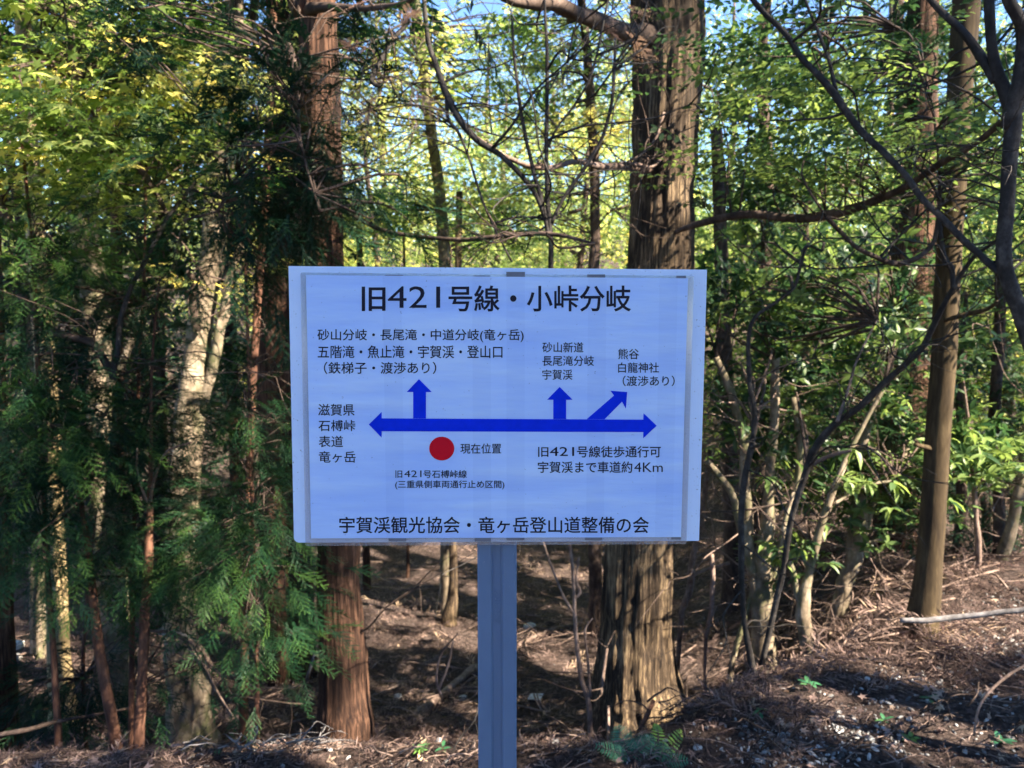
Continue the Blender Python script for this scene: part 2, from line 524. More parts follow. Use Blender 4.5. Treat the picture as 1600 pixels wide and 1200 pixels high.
def scatter(acc, kind, P, D, S, T, up=None, rollj=0.5):
    """copy sprigs of a kind to points P along directions D at sizes S with tints T"""
    if GAPS_ON[0] and kind in GAP_PAD and len(P):
        keep = np.ones(len(P), bool)
        for o_, r_, t0 in GAPS:
            q = P - o_; t_ = q @ SUN_DIR
            keep &= ~((t_ > t0) & (np.linalg.norm(q - t_[:, None] * SUN_DIR, axis=1) < r_ + GAP_PAD[kind]))
        T = np.broadcast_to(T, (len(P),))[keep]; S = np.broadcast_to(S, (len(P),))[keep]
        P = P[keep]; D = D[keep]
    n = len(P)
    if n == 0: return
    D = D / (np.linalg.norm(D, axis=1)[:, None] + 1e-9)
    U = np.tile(np.array([0, 0, 1.0]), (n, 1)) if up is None else up
    U = U + RNG.normal(0, rollj, (n, 3))
    Zx = U - (U * D).sum(1)[:, None] * D
    Zx /= np.linalg.norm(Zx, axis=1)[:, None] + 1e-9
    Yx = np.cross(Zx, D)
    R = np.stack([D, Yx, Zx], -1)
    S = np.broadcast_to(S, (n,)); T = np.broadcast_to(T, (n,))
    var = RNG.integers(0, 4, n)
    for k in range(4):
        idx = np.where(var == k)[0]
        if len(idx) == 0: continue
        v, t, dn = PROTO[kind][k]
        W = np.einsum('nij,vj->nvi', R[idx] * S[idx][:, None, None], v) + P[idx][:, None]
        tt = (t[None] + (np.arange(len(idx)) * len(v))[:, None, None]).reshape(-1, 3)
        tn = np.clip(T[idx][:, None] + dn[None], 0, 1).ravel()
        acc.add(W.reshape(-1, 3), tt, tn)


SETTINGS = {  # spread horizontally, vertically, flatness
    'cedar': (0.16, 0.10), 'maple': (0.22, 0.035), 'oval': (0.16, 0.08), 'small': (0.20, 0.05), 'far': (0.40, 0.18), 'frond': (0.44, 0.28)}
LEAFMAT = {'cedar': 'cedar', 'maple': 'maple', 'oval': 'broad', 'small': 'broad', 'far': 'maple', 'frond': 'cedar'}
TRI = {}


LEAFMESH = {}


class Tree:
    def __init__(s, name, label, cat, base, group=None):
        base = np.array([base[0], base[1], float(ground_h(base[0], base[1]))])
        s.o = thing(name, label, cat, tuple(base), group)
        s.base = base
        s.limbs = []
        s.n = 0

    def limb(s, name, pts, m, D=None, sides=8, ground=False, wob=0.42, n=5, ridge=0.0, flare=0.0, rf=9, label=None, W=False):
        """pts: (u, v, width px[, depth]) or world (x, y, z, r) when W"""
        P, R = [], []
        N = len(pts)
        for k, q in enumerate(pts):
            if W:
                P.append(q[:3]); R.append(q[3]); continue
            d = q[3] if len(q) > 3 else (D if not isinstance(D, tuple) else D[0] + (D[1] - D[0]) * k / (N - 1))
            P.append(at(q[0], q[1], d)); R.append(q[2] / 2 * d / F)
        P = [np.array(q, float) for q in P]
        if ground:
            gz = float(ground_h(P[-1][0], P[-1][1])) - 0.12
            if gz < P[-1][2] - 0.02:
                P.append(np.array([P[-1][0], P[-1][1], gz])); R.append(R[-1] * 1.15)
        s.n += 1
        v, f = tube(P, R, sides, n, wob, s.n + int(abs(P[0][0]) * 10), ridge, rf, flare)
        s.limbs.append(catmull(np.array(P), 4))
        return part(name, v, f, M[m], s.o, None, None, True, label)

    def single(s, kind, blobs, n, size, tm):
        """the leaves that show largest, each an object of its own sharing one of twelve meshes"""
        key = (kind, round(tm, 2))
        if key not in LEAFMESH:
            LEAFMESH[key] = []
            for k in range(12):
                v, t = leaf_maple(1) if kind == 'maple' else leaf_oval(1, .36 + .02 * (k % 4))
                v = v + np.column_stack([0 * v[:, 0], 0 * v[:, 0], -.25 * (k % 3) * v[:, 0] ** 2])
                me = mesh_np('leaf', v, t, np.full(len(v), min(1, max(0, tm + (k - 5.5) * .06))))
                me.materials.append(M[LEAFMAT[kind]]); LEAFMESH[key].append(me)
        base = wloc(s.o)
        for k in range(n):
            c, rad = blobs[k % len(blobs)][:2]
            if kind == 'oval' and k // len(blobs) % 7: p = hub[k % len(blobs)]
            else:
                q = RNG.normal(0, .5, 3); p = np.array(c) + np.clip(q, -1, 1) * np.array(rad)
                if k < len(blobs): hub = {} if k == 0 else hub
                hub[k % len(blobs)] = p
            az = RNG.random() * 6.28
            Rm_ = Matrix.Rotation(az, 4, 'Z') @ Matrix.Rotation(RNG.uniform(-.3, .7), 4, 'Y') @ Matrix.Rotation(RNG.normal(0, .35), 4, 'X')
            o = bpy.data.objects.new('leaf', LEAFMESH[key][int(RNG.integers(12))])
            C.objects.link(o); o.parent = s.o
            o.matrix_basis = Matrix.Translation(Vector(p - base)) @ Rm_ @ Matrix.Scale(size * RNG.uniform(.7, 1.15), 4)

    def twiggy(s, n, L=(.25, .8), m='brown_bark', r0=.004, name='twigs', lo=None, hi=None):
        """fine bare side branches that wander off the limbs"""
        tw = Acc(); pts = np.vstack(s.limbs)
        if lo is not None: pts = pts[(pts[:, 2] > lo) & (pts[:, 2] < hi)]
        for k in range(n):
            p = pts[RNG.integers(len(pts))] + 0
            a = RNG.random() * 6.28
            d = np.array([math.cos(a), math.sin(a), RNG.uniform(-.3, .7)])
            l = RNG.uniform(*L); P = [p]
            for q in range(5):
                d = d + RNG.normal(0, .33, 3); d /= np.linalg.norm(d)
                P.append(P[-1] + d * l / 5)
            r = r0 * RNG.uniform(.5, 1.3)
            v, f = tube(P, r * np.linspace(1, .25, 6), 5, 3, .3, k); tw.add(v, f)
            for j in range(RNG.integers(1, 4)):
                b = P[RNG.integers(1, 5)]; d2 = d + RNG.normal(0, .8, 3); d2 /= np.linalg.norm(d2)
                l2 = l * RNG.uniform(.2, .5)
                v, f = tube([b, b + d2 * l2 * .5 + RNG.normal(0, .02, 3), b + d2 * l2 + RNG.normal(0, .05, 3)], [r * .6, r * .4, r * .15], 4, 3); tw.add(v, f)
        tw.build(name, M[m], s.o, 'stuff', True)

    def leaves(s, kind, blobs, m=None, twigm='brown_bark', name='foliage', cut=None):
        """blobs: centre, radii, clusters, sprigs per cluster, size, tint mean, tint spread[, anchor]"""
        acc = Acc(); tw = Acc()
        allp = np.vstack(s.limbs) if s.limbs else None
        sh, sv = SETTINGS[kind]
        for b in blobs:
            c, rad, nc, ns, size, tm, td = b[:7]
            c = np.array(c, float); rad = np.array(rad, float)
            q = RNG.normal(0, 1, (nc, 3)); q /= np.linalg.norm(q, axis=1)[:, None]
            q *= RNG.random(nc)[:, None] ** 0.45
            cc = c + q * rad
            for p in cc:
                n = max(2, int(ns * RNG.uniform(.5, 1.5)))
                if kind in ('cedar', 'maple', 'oval', 'small') and allp is not None:
                    dd = np.linalg.norm(allp - p, axis=1) + 0.3 * np.maximum(0, allp[:, 2] - p[2])
                    a0 = allp[np.argmin(dd)]
                    if np.linalg.norm(a0 - p) < 2.5:
                        mid = (a0 + p) / 2 + RNG.normal(0, .06, 3) + np.array([0, 0, .05])
                        L = np.linalg.norm(a0 - p)
                        tv, tf = tube([a0, mid, p], [.003 + .004 * L, .003 + .002 * L, .0015], 4, 3, .4, int(RNG.integers(99)))
                        tw.add(tv, tf)
                out = p - (a0 if (kind in ('cedar', 'maple', 'oval', 'small') and allp is not None) else c)
                out = out / (np.linalg.norm(out) + 1e-6)
                if kind == 'cedar': out = out + np.array([0, 0, -.35])
                P = p + RNG.normal(0, 1, (n, 3)) * np.array([sh, sh, sv]) * size
                if kind in ('maple', 'small'):
                    P[:, 2] -= 0.1 * ((P - p)[:, 0] ** 2 + (P - p)[:, 1] ** 2)
                Dv = out * .8 + (P - p) / (sh * size) * .5 + RNG.normal(0, .25, (n, 3))
                if kind in ('maple', 'small'): Dv[:, 2] *= .25
                if cut is not None:
                    keep = cut(P); P = P[keep]; Dv = Dv[keep]; n = len(P)
                T = tm + RNG.normal(0, td * .7) + RNG.normal(0, td * .5, n)
                scatter(acc, kind, P, Dv, size * RNG.uniform(.75, 1.25, n), T, None, .35)
        if acc.v:
            o = acc.build(name, M[m or LEAFMAT[kind]], s.o, 'stuff')
            TRI[s.o.name] = TRI.get(s.o.name, 0) + len(o.data.polygons)
        if tw.v:
            tw.build('twigs', M[twigm], s.o, 'stuff', True)


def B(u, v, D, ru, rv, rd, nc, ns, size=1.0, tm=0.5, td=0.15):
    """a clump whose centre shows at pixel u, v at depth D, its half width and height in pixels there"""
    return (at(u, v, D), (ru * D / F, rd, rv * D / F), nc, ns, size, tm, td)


# ------------------------------------------------------------------ the sign
s3 = math.radians
def Rm(a, b, c):
    return np.array(Matrix.Rotation(c, 3, 'Z') @ Matrix.Rotation(b, 3, 'Y') @ Matrix.Rotation(a, 3, 'X'))
CR = np.column_stack([[1, 0, 0], UP, -FW])            # camera axes in the world
SR = CR @ Rm(s3(5.243), s3(2.11), s3(-0.1756))        # sign axes in the world
SO = CAM + CR @ np.array([-0.014227, -0.025512, -0.85])
SW, SH = 0.45567, 0.30517


def onsign(u, v):
    """pixel to the sign's own plane coordinates"""
    d = FW + (u - 800) / F * np.array([1.0, 0, 0]) + (600 - v) / F * UP
    t = np.dot(SO - CAM, SR[:, 2]) / np.dot(d, SR[:, 2])
    q = SR.T @ (CAM + d * t - SO)
    return q[0], q[1]


def S2W(p):
    return (SR @ np.asarray(p, float).T).T + SO


def prism(pts, z0, z1):
    """a flat outline on the sign with thickness"""
    n = len(pts)
    v = [(x, y, z0) for x, y in pts] + [(x, y, z1) for x, y in pts]
    f = [tuple(range(n))[::-1], tuple(range(n, 2 * n))] + [(k, (k + 1) % n, n + (k + 1) % n, n + k) for k in range(n)]
    return S2W(v), f


# materials of the sign
m, nt, p = mat('board_plastic')
c = coords(nt)
n1 = noise(nt, coords(nt, (1, 1, 1)), 9, 4)
r = ramp(nt, n1.outputs[0], [(0.3, (0.56, 0.70, 0.94)), (0.7, (0.66, 0.79, 0.98))])
vo = noise(nt, coords(nt, (1, 1, 1)), 420, 2, 0.5)
r2 = ramp(nt, vo.outputs[0], [(0.26, (0.25, 0.25, 0.22)), (0.31, (1, 1, 1))])
mx = node(nt, 'ShaderNodeMixRGB', blend_type='MULTIPLY'); mx.inputs[0].default_value = .8
nt.links.new(r.outputs[0], mx.inputs[1]); nt.links.new(r2.outputs[0], mx.inputs[2])
nt.links.new(mx.outputs[0], p.inputs['Base Color'])
p.inputs['Roughness'].default_value = .45
M['board'] = m
m, nt, p = mat('paper_painted_streaks')
n1 = noise(nt, coords(nt, (4.0, 28, 28)), 1.6, 4, 0.55)  # streaks of light on the wavy sheet, painted into its colour
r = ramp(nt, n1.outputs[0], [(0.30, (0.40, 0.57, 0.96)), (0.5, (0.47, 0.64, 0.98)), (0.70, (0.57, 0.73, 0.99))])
tc_ = node(nt, 'ShaderNodeTexCoord'); sx_ = node(nt, 'ShaderNodeSeparateXYZ')
nt.links.new(tc_.outputs['Object'], sx_.inputs[0])
col_ = r.outputs[0]
for u_ in (616, 753, 805.5, 931, 1040):          # the tape strips behind show faintly through the sheet
    xb = float(S2W([[onsign(u_, 640)[0], 0, 0]])[0][0] - SO[0])
    df_ = node(nt, 'ShaderNodeMath', operation='SUBTRACT'); nt.links.new(sx_.outputs[0], df_.inputs[0]); df_.inputs[1].default_value = xb
    ab_ = node(nt, 'ShaderNodeMath', operation='ABSOLUTE'); nt.links.new(df_.outputs[0], ab_.inputs[0])
    lt_ = node(nt, 'ShaderNodeMath', operation='LESS_THAN'); nt.links.new(ab_.outputs[0], lt_.inputs[0]); lt_.inputs[1].default_value = .010
    sc_ = node(nt, 'ShaderNodeMath', operation='MULTIPLY'); nt.links.new(lt_.outputs[0], sc_.inputs[0]); sc_.inputs[1].default_value = .09
    mb_ = node(nt, 'ShaderNodeMixRGB', blend_type='MULTIPLY'); nt.links.new(sc_.outputs[0], mb_.inputs[0]); nt.links.new(col_, mb_.inputs[1]); mb_.inputs[2].default_value = (.35, .42, .6, 1)
    col_ = mb_.outputs[0]
sp_ = noise(nt, coords(nt), 260, 3, .6)
sr_ = ramp(nt, sp_.outputs[0], [(0.27, (.3, .3, .35)), (0.30, (1, 1, 1))])
mb_ = node(nt, 'ShaderNodeMixRGB', blend_type='MULTIPLY'); mb_.inputs[0].default_value = .6
nt.links.new(col_, mb_.inputs[1]); nt.links.new(sr_.outputs[0], mb_.inputs[2])
nt.links.new(mb_.outputs[0], p.inputs['Base Color'])
p.inputs['Roughness'].default_value = .5; p.inputs['Specular IOR Level'].default_value = .35
bump(nt, p, n1.outputs[0], .35, .004)
M['paper'] = m
M['ink'] = flat('black_ink', (0.008, 0.008, 0.022), .5, .2)
M['blue_ink'] = flat('blue_ink', (0.001, 0.028, 0.66), .6, .1, .10, 60)
M['red_ink'] = flat('red_ink', (0.62, 0.006, 0.02), .6, .1, .05, 60)
M['tape'] = flat('grey_tape', (0.16, 0.17, 0.20), .6, .3, .2, 40)
m, nt, p = mat('clear_plastic')
tr = node(nt, 'ShaderNodeBsdfTransparent'); tr.inputs[0].default_value = (.93, .94, .95, 1)
gl = node(nt, 'ShaderNodeBsdfGlossy'); gl.inputs['Roughness'].default_value = .12
df = node(nt, 'ShaderNodeBsdfDiffuse'); df.inputs[0].default_value = (.62, .66, .72, 1)
mx = node(nt, 'ShaderNodeMixShader'); mx.inputs[0].default_value = .12
mx2 = node(nt, 'ShaderNodeMixShader'); mx2.inputs[0].default_value = .06
nt.links.new(tr.outputs[0], mx.inputs[1]); nt.links.new(df.outputs[0], mx.inputs[2])
nt.links.new(mx.outputs[0], mx2.inputs[1]); nt.links.new(gl.outputs[0], mx2.inputs[2])
nt.links.new(mx2.outputs[0], nt.nodes['Material Output'].inputs[0])
M['clear'] = m
m, nt, p = mat('blue_painted_steel')
n1 = noise(nt, coords(nt, (1, 1, .35)), 14, 5, .6)
r = ramp(nt, n1.outputs[0], [(0.3, (0.085, 0.15, 0.25)), (0.7, (0.11, 0.185, 0.30))])
n2 = noise(nt, coords(nt), 150, 3, .7)
r2 = ramp(nt, n2.outputs[0], [(0.70, (0, 0, 0)), (0.78, (1, 1, 1))])
mx = node(nt, 'ShaderNodeMixRGB'); nt.links.new(r2.outputs[0], mx.inputs[0]); nt.links.new(r.outputs[0], mx.inputs[1]); mx.inputs[2].default_value = (.34, .38, .42, 1)
nt.links.new(mx.outputs[0], p.inputs['Base Color']); p.inputs['Roughness'].default_value = .38
bump(nt, p, n2.outputs[0], .08, .001)
M['post'] = m

sign = thing('trail_sign', 'white trail sign with blue arrows and a red dot on a blue steel post', 'sign', (float(SO[0]), float(SO[1]), float(ground_h(SO[0], SO[1]))))
# board with rounded corners
def rrect(x0, y0, x1, y1, rs, n=6):
    out = []
    for (cx, cy_, a0), r_ in zip(((x0, y0, 180), (x1, y0, 270), (x1, y1, 0), (x0, y1, 90)), rs):
        sx = 1 if cx == x0 else -1; sy = 1 if cy_ == y0 else -1
        for k in range(n + 1):
            a = math.radians(a0 + 90 * k / n)
            out.append((cx + sx * r_ + r_ * math.cos(a), cy_ + sy * r_ + r_ * math.sin(a)))
    return out
v, f = prism(rrect(-SW / 2, -SH / 2, SW / 2, SH / 2, (.006, .001, .001, .001)), -.004, 0)
part('board', v, f, M['board'], sign)
# clear acrylic sheet in front of the board, a little lower than the board
cs = [onsign(*q) for q in ((478, 852), (1072, 849), (1083, 431), (466, 424))]
v, f = prism(rrect(cs[0][0], cs[0][1], cs[1][0], cs[2][1], (.003, .003, .002, .002)), .0006, .0022)
part('clear_sheet', v, f, M['clear'], sign)
for (u0, u1, vt, vb) in ((602, 630, 429.5, 844.5), (740, 766, 430.5, 845), (791, 820, 425, 843), (917, 945, 429, 843), (1056, 1071, 431, 842)):
    a = onsign(u0, vt); b = onsign(u1, vt); c2 = onsign(u1 - (u1 - 800) * .03, vb); d2 = onsign(u0 - (u0 - 800) * .03, vb)
    v, f = prism([d2, c2, b, a], .0023, .0027)
    part('tape_strip', v, f, M['tape'], sign)
pc = [onsign(*q) for q in ((487, 840), (1063, 838), (1074, 435), (479, 430))]
v, f = prism(pc, .0029, .0032)
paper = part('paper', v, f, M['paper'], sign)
ZP = .0035
def on_paper(name, pts, m):
    v, f = prism([onsign(*q) for q in pts], ZP, ZP + .0001)
    return part(name, v, f, M[m], paper)
on_paper('arrow', [(577, 662.5), (597, 643), (597, 653), (1004, 655), (1004.5, 645), (1025, 664.5), (1004, 684), (1004, 674.3), (597, 673), (597, 683)], 'blue_ink')
on_paper('arrow', [(655, 592), (675, 612), (666, 612), (666, 653.1), (646, 653.0), (646, 612), (636, 612)], 'blue_ink')
on_paper('arrow', [(874, 604), (894, 624), (884, 624), (884, 654.1), (864, 654), (864, 624), (854.5, 624)], 'blue_ink')
on_paper('arrow', [(916, 654.3), (958.5, 617.5), (953, 610), (979, 612), (977, 638), (971, 627), (944, 654.4)], 'blue_ink')
on_paper('red_dot', [(690.5 + 19.5 * math.cos(t), 700 + 18.5 * math.sin(t)) for t in np.linspace(0, 2 * math.pi, 40, endpoint=False)][::-1], 'red_ink')

LINES = [  # a line of print = pieces (text, left, right, top, bottom in the photograph, extra stroke weight)
    [('旧', 566, 603, 448, 486, .018), ('421', 606.5, 688, 447.5, 481, .0), ('号線・小峠分岐', 701, 985, 446, 487, .014)],
    [('砂山分岐・長尾滝・中道分岐(竜ヶ岳)', 497, 818, 514, 534.5, .008)],
    [('五階滝・魚止滝・宇賀渓・登山口', 497.5, 785, 539.5, 559.5, .008)],
    [('（鉄梯子・渡渉あり）', 507, 682, 565, 584, .008)],
    [('砂山新道', 847, 911, 534.5, 550.5, .008)], [('長尾滝分岐', 847, 927.5, 555.5, 571.5, .008)], [('宇賀渓', 847, 894, 577, 593, .008)],
    [('熊谷', 965, 997.5, 544.5, 561, .008)], [('白龍神社', 965, 1028.5, 566, 582, .008)], [('（渡渉あり）', 972, 1053, 586.5, 603, .008)],
    [('滋賀県', 498, 555, 630.5, 649, .008)], [('石榑峠', 498.5, 556, 655.5, 673, .008)], [('表道', 499, 537, 680, 698, .008)], [('竜ヶ岳', 499, 556.5, 704, 722, .008)],
    [('現在位置', 719.5, 783, 692, 708, .008)],
    [('旧', 618.5, 629, 734, 745.5, .010), ('421', 632, 659, 734, 744.5, 0), ('号石榑峠線', 662, 729.5, 733.5, 746, .010)],
    [('(三重県側車両通行止め区間)', 618, 788, 749.5, 763.5, .010)],
    [('旧', 840.5, 856.5, 697.5, 713, .010), ('421', 858.5, 896.5, 697.5, 711.5, .004), ('号線徒歩通行可', 901, 1031.5, 696, 714, .010)],
    [('宇賀渓まで車道約', 840, 987, 720, 738, .010), ('4Km', 990, 1034.5, 721.5, 736.5, 0)],
    [('宇賀渓観光協会・竜ヶ岳登山道整備の会', 531, 1013, 806, 832, .010)]]


def text_mesh(s, off):
    cu = bpy.data.curves.new('lettering', 'FONT')
    cu.body = s; cu.size = 1; cu.bevel_depth = off; cu.bevel_resolution = 1
    cu.resolution_u = 3
    to = bpy.data.objects.new('lettering', cu)
    C.objects.link(to)
    dg = bpy.context.evaluated_depsgraph_get()
    dg.update()
    me = bpy.data.meshes.new_from_object(to.evaluated_get(dg))
    bpy.data.objects.remove(to); bpy.data.curves.remove(cu)
    return me


def coords_of(me):
    co = np.zeros(len(me.vertices) * 3); me.vertices.foreach_get('co', co)
    return co.reshape(-1, 3)


for line in LINES:
    av, af, c0 = [], [], 0
    for s, u0, u1, v0, v1, off in line:
        me = text_mesh(s, off)
        co = coords_of(me)
        lo, hi = co.min(0), co.max(0)
        a = np.array(onsign(u0, v1)); b = np.array(onsign(u1, v1)); c2 = np.array(onsign(u0, v0)); d2 = np.array(onsign(u1, v0))
        tx = ((co[:, 0] - lo[0]) / (hi[0] - lo[0]))[:, None]; ty = ((co[:, 1] - lo[1]) / (hi[1] - lo[1]))[:, None]
        q = (a * (1 - tx) + b * tx) * (1 - ty) + (c2 * (1 - tx) + d2 * tx) * ty
        av.append(S2W(np.column_stack([q, ZP + (co[:, 2] - lo[2]) * .004])))
        af += [tuple(c0 + k for k in pl.vertices) for pl in me.polygons]
        c0 += len(co)
        bpy.data.meshes.remove(me)
    part('lettering', np.vstack(av), af, M['ink'], paper)

# the post: a rolled steel channel with a shallow groove, straight down into the ground
pu0, pu1 = 745.5, 807.5
pa = onsign(pu0, 850)[0]; pb = onsign(pu1, 850)[0]
w_ = pb - pa
prof = [(0, -.028), (0, -.002), (.0012, -.0004), (.003, 0), (.0145, 0), (.0160, -.0006), (.0165, -.0036), (.0180, -.0042), (.0262, -.0042), (.0275, -.0036), (.0281, -.0008), (.0295, 0), (w_ - .003, 0), (w_ - .0012, -.0004), (w_, -.002), (w_, -.028), (w_ - .0025, -.028), (w_ - .0025, -.0045), (.0295, -.0045), (.028, -.008), (.016, -.008), (.0145, -.0045), (.0025, -.0045), (.0025, -.028)]
top = S2W([[pa, -SH / 2 + .03, -.005]])[0]
px_ = SR[:, 0].copy(); px_[2] = 0; px_ /= np.linalg.norm(px_)
py_ = np.cross([0, 0, 1.0], px_)      # away from the camera
x0 = np.array(top)
gz = float(ground_h(x0[0], x0[1])) - .4
vv = []
for z in (gz, x0[2] + .2):
    for (x, y) in prof:
        q = x0 + px_ * x - py_ * y
        # the post follows the board's slight tilt
        vv.append((q[0], q[1], z))
n = len(prof)
ff = [tuple(range(n)), tuple(range(2 * n - 1, n - 1, -1))] + [(k, n + k, n + (k + 1) % n, (k + 1) % n) for k in range(n)]
post = part('post', vv, ff, M['post'], sign)
me = text_mesh('KS012-2045', .0)
co = coords_of(me)
co = co - co.min(0); co /= co[:, 0].max()
L = .038
Pz = at(775, 950, x0[1])[2]
wv = x0[None] + px_[None] * (.0250 - co[:, 1:2] * L * .9) - py_[None] * (-.0040)
wv[:, 2] = Pz + L / 2 - (1 - co[:, 0]) * L * -1 - L
wv = wv - wloc(post)
me.vertices.foreach_set('co', wv.astype(np.float32).ravel()); me.update(); me.materials.clear(); me.materials.append(M['post'])
o = bpy.data.objects.new('embossed_lettering', me); C.objects.link(o); o.parent = post
md = o.modifiers.new('thickness', 'SOLIDIFY'); md.thickness = .0008; md.offset = 0
#TREES
# ------------------------------------------------------------------ the big trunks
def zc(z, x=0, y=0):
    return float(ground_h(x, y)) + z


T1 = Tree('cedar_tree', 'reddish brown cedar with a dappled trunk left of the sign post', 'tree', at(537, 1150, 3.3), 'large cedars')
T1.limb('trunk', [(478, -1900, 34), (488, -700, 46), (495, -60, 55), (500, 120, 56), (508, 400, 58), (518, 640, 62), (527, 860, 67), (535, 1040, 76), (540, 1150, 92)], 'cedar_bark', 3.3, 90, True, .06, 30, .11, .25, 16)
T1.limb('branch', [(480, 4, 26), (500, 10, 16), (545, 14, 11), (600, 12, 9), (640, 2, 8), (700, -60, 5)], 'brown_bark', (3.25, 2.8), 8)
T1.limb('branch', [(475, 40, 18), (450, -10, 14), (430, -80, 10)], 'brown_bark', (3.3, 3.0), 8)
T1.limb('branch', [(505, 300, 14), (540, 332, 8), (600, 360, 7), (680, 372, 6.5), (760, 372, 7), (860, 366, 7), (930, 380, 4)], 'brown_bark', (3.2, 2.6), 7)

T2 = Tree('cedar_tree', 'thickest old cedar with fissured bark right behind the sign post', 'tree', at(1000, 1105, 4.1), 'large cedars')
T2.limb('trunk', [(1085, -2000, 62), (1062, -800, 88), (1045, -60, 104), (1044, 60, 108), (1038, 240, 96), (1028, 420, 102), (1012, 640, 104), (999, 860, 108), (996, 1000, 116), (996, 1105, 146)], 'old_bark', 4.1, 128, True, .05, 34, .14, .55, 20)
T2.limb('branch', [(1030, 60, 46), (985, 50, 30), (930, 30, 24), (880, 12, 22), (820, 0, 18), (740, -30, 10)], 'brown_bark', (4.05, 3.3), 10, False, .4)
T2.limb('branch', [(1030, 262, 18), (990, 262, 15), (945, 262, 11), (905, 255, 9), (850, 262, 9), (800, 250, 8), (740, 212, 5)], 'dead_wood', (4.0, 3.4), 8, False, .4)
T2.limb('branch', [(1040, 240, 5), (1020, 262, 5), (985, 258, 4), (978, 256, 4)], 'dead_wood', (3.9, 3.85), 6)
T2.limb('branch', [(1038, 175, 4), (1025, 215, 4), (1003, 240, 4), (980, 252, 3)], 'dead_wood', (3.88, 3.85), 6)
T2.limb('bark_strip', [(948, 1012, 5), (944, 1050, 6), (940, 1085, 5)], 'dead_wood', (3.85, 3.8), 5)
T2.limb('bark_strip', [(951, 1103, 5), (951, 1130, 5), (950, 1160, 4)], 'dead_wood', (3.8, 3.6), 5)

T3 = Tree('slender_tree', 'smooth straight olive brown slender trunk standing right of the sign', 'tree', at(1440, 1000, 3.4))
T3.limb('trunk', [(1560, -1600, 22), (1530, -500, 34), (1510, -20, 38), (1500, 120, 36), (1492, 250, 35), (1482, 420, 36), (1473, 580, 36), (1462, 740, 37), (1452, 880, 38), (1440, 985, 46)], 'pole_bark', 3.4, 24, True, .05, 8, .015, .35)
T3.limb('branch_stub', [(1455, 700, 8), (1430, 694, 6)], 'pole_bark', (3.38, 3.34), 7)
T3.limb('branch_stub', [(1490, 330, 7), (1512, 322, 5)], 'pole_bark', (3.38, 3.34), 7)
T3.limb('branch', [(1478, 500, 6), (1500, 492, 8), (1540, 482, 7), (1560, 470, 5)], 'pole_bark', (3.35, 3.2), 6)

T4 = Tree('cedar_tree', 'broad red brown cedar half hidden behind the slender trunk', 'tree', at(1405, 915, 6.2), 'large cedars')
T4.limb('trunk', [(1475, -1400, 26), (1450, -300, 34), (1440, 100, 46), (1430, 400, 58), (1422, 560, 72), (1414, 700, 80), (1404, 850, 84), (1400, 925, 100)], 'cedar_bark', 6.2, 64, True, .05, 20, .11, .3)
T4.leaves('cedar', [B(1440, 310, 6, 150, 60, .8, 22, 9, 1.6, .55, .2), B(1445, 120, 5.7, 60, 150, .4, 22, 9, 1.5, .4, .2), B(1430, 430, 5.7, 60, 60, .4, 10, 9, 1.5, .4, .2)], twigm='brown_bark')

T5 = Tree('pale_tree', 'pale forked tree with a mottled curved lower trunk at left', 'tree', at(300, 1165, 4.5))
T5.limb('trunk', [(372, -120, 21), (365, 60, 28), (352, 200, 33), (340, 330, 38), (334, 400, 39), (318, 480, 38), (306, 560, 39), (296, 650, 46), (288, 760, 51), (284, 860, 52), (280, 950, 54), (290, 1040, 61), (300, 1165, 72)], 'pale_bark', 4.5, 32, True, .12, 10, .03, .3)
T5.limb('branch', [(312, 640, 22), (335, 560, 16), (350, 500, 15), (358, 440, 12), (380, 380, 9)], 'pale_bark', (4.5, 4.4), 10)
T5.limb('branch', [(306, 520, 12), (300, 470, 14), (306, 440, 12), (292, 425, 8)], 'brown_bark', (4.4, 4.3), 8)
T5.limb('branch', [(362, 95, 24), (348, 85, 16), (325, 50, 14), (302, 22, 13), (290, -30, 12)], 'dark_bark', (4.4, 3.8), 9)
T5.limb('branch', [(362, 108, 22), (378, 80, 15), (392, 40, 13), (402, -20, 12)], 'dark_bark', (4.4, 3.8), 9)
T5.limb('branch', [(250, 985, 12), (275, 990, 9), (300, 1000, 8), (318, 1030, 7), (345, 1050, 6), (380, 1060, 5)], 'grey_wood', (4.3, 3.8), 7)
T5.limb('branch', [(285, 990, 7), (305, 1030, 8), (325, 1060, 7), (345, 1090, 6), (362, 1120, 4)], 'dead_wood', (4.2, 3.7), 7)
T5.leaves('maple', [B(350, 60, 4.4, 140, 90, .5, 8, 8, 1.1, .45, .2), B(420, 420, 4.6, 60, 90, .5, 9, 8, 1.0, .75, .2)])

T6 = Tree('pale_tree', 'pale tree with a sunlit upper trunk, second from the left edge', 'tree', at(170, 1000, 5.0))
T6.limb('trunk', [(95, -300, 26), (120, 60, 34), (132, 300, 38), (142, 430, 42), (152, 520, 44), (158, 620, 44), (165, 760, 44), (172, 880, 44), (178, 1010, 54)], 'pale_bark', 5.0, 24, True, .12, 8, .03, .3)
T6.limb('branch', [(150, 640, 16), (195, 560, 12), (225, 480, 10), (262, 440, 8), (300, 300, 6)], 'pale_bark', (5, 4.6), 8)

T7 = Tree('slender_tree', 'slender trunk with golden sunlit bark near the left edge', 'tree', at(95, 1085, 4.8))
T7.limb('trunk', [(20, -300, 18), (45, 200, 24), (64, 480, 28), (76, 640, 30), (82, 780, 31), (88, 900, 31), (92, 1000, 32), (97, 1085, 38)], 'gold_bark', 4.8, 20, True, .06, 8, .02, .3)

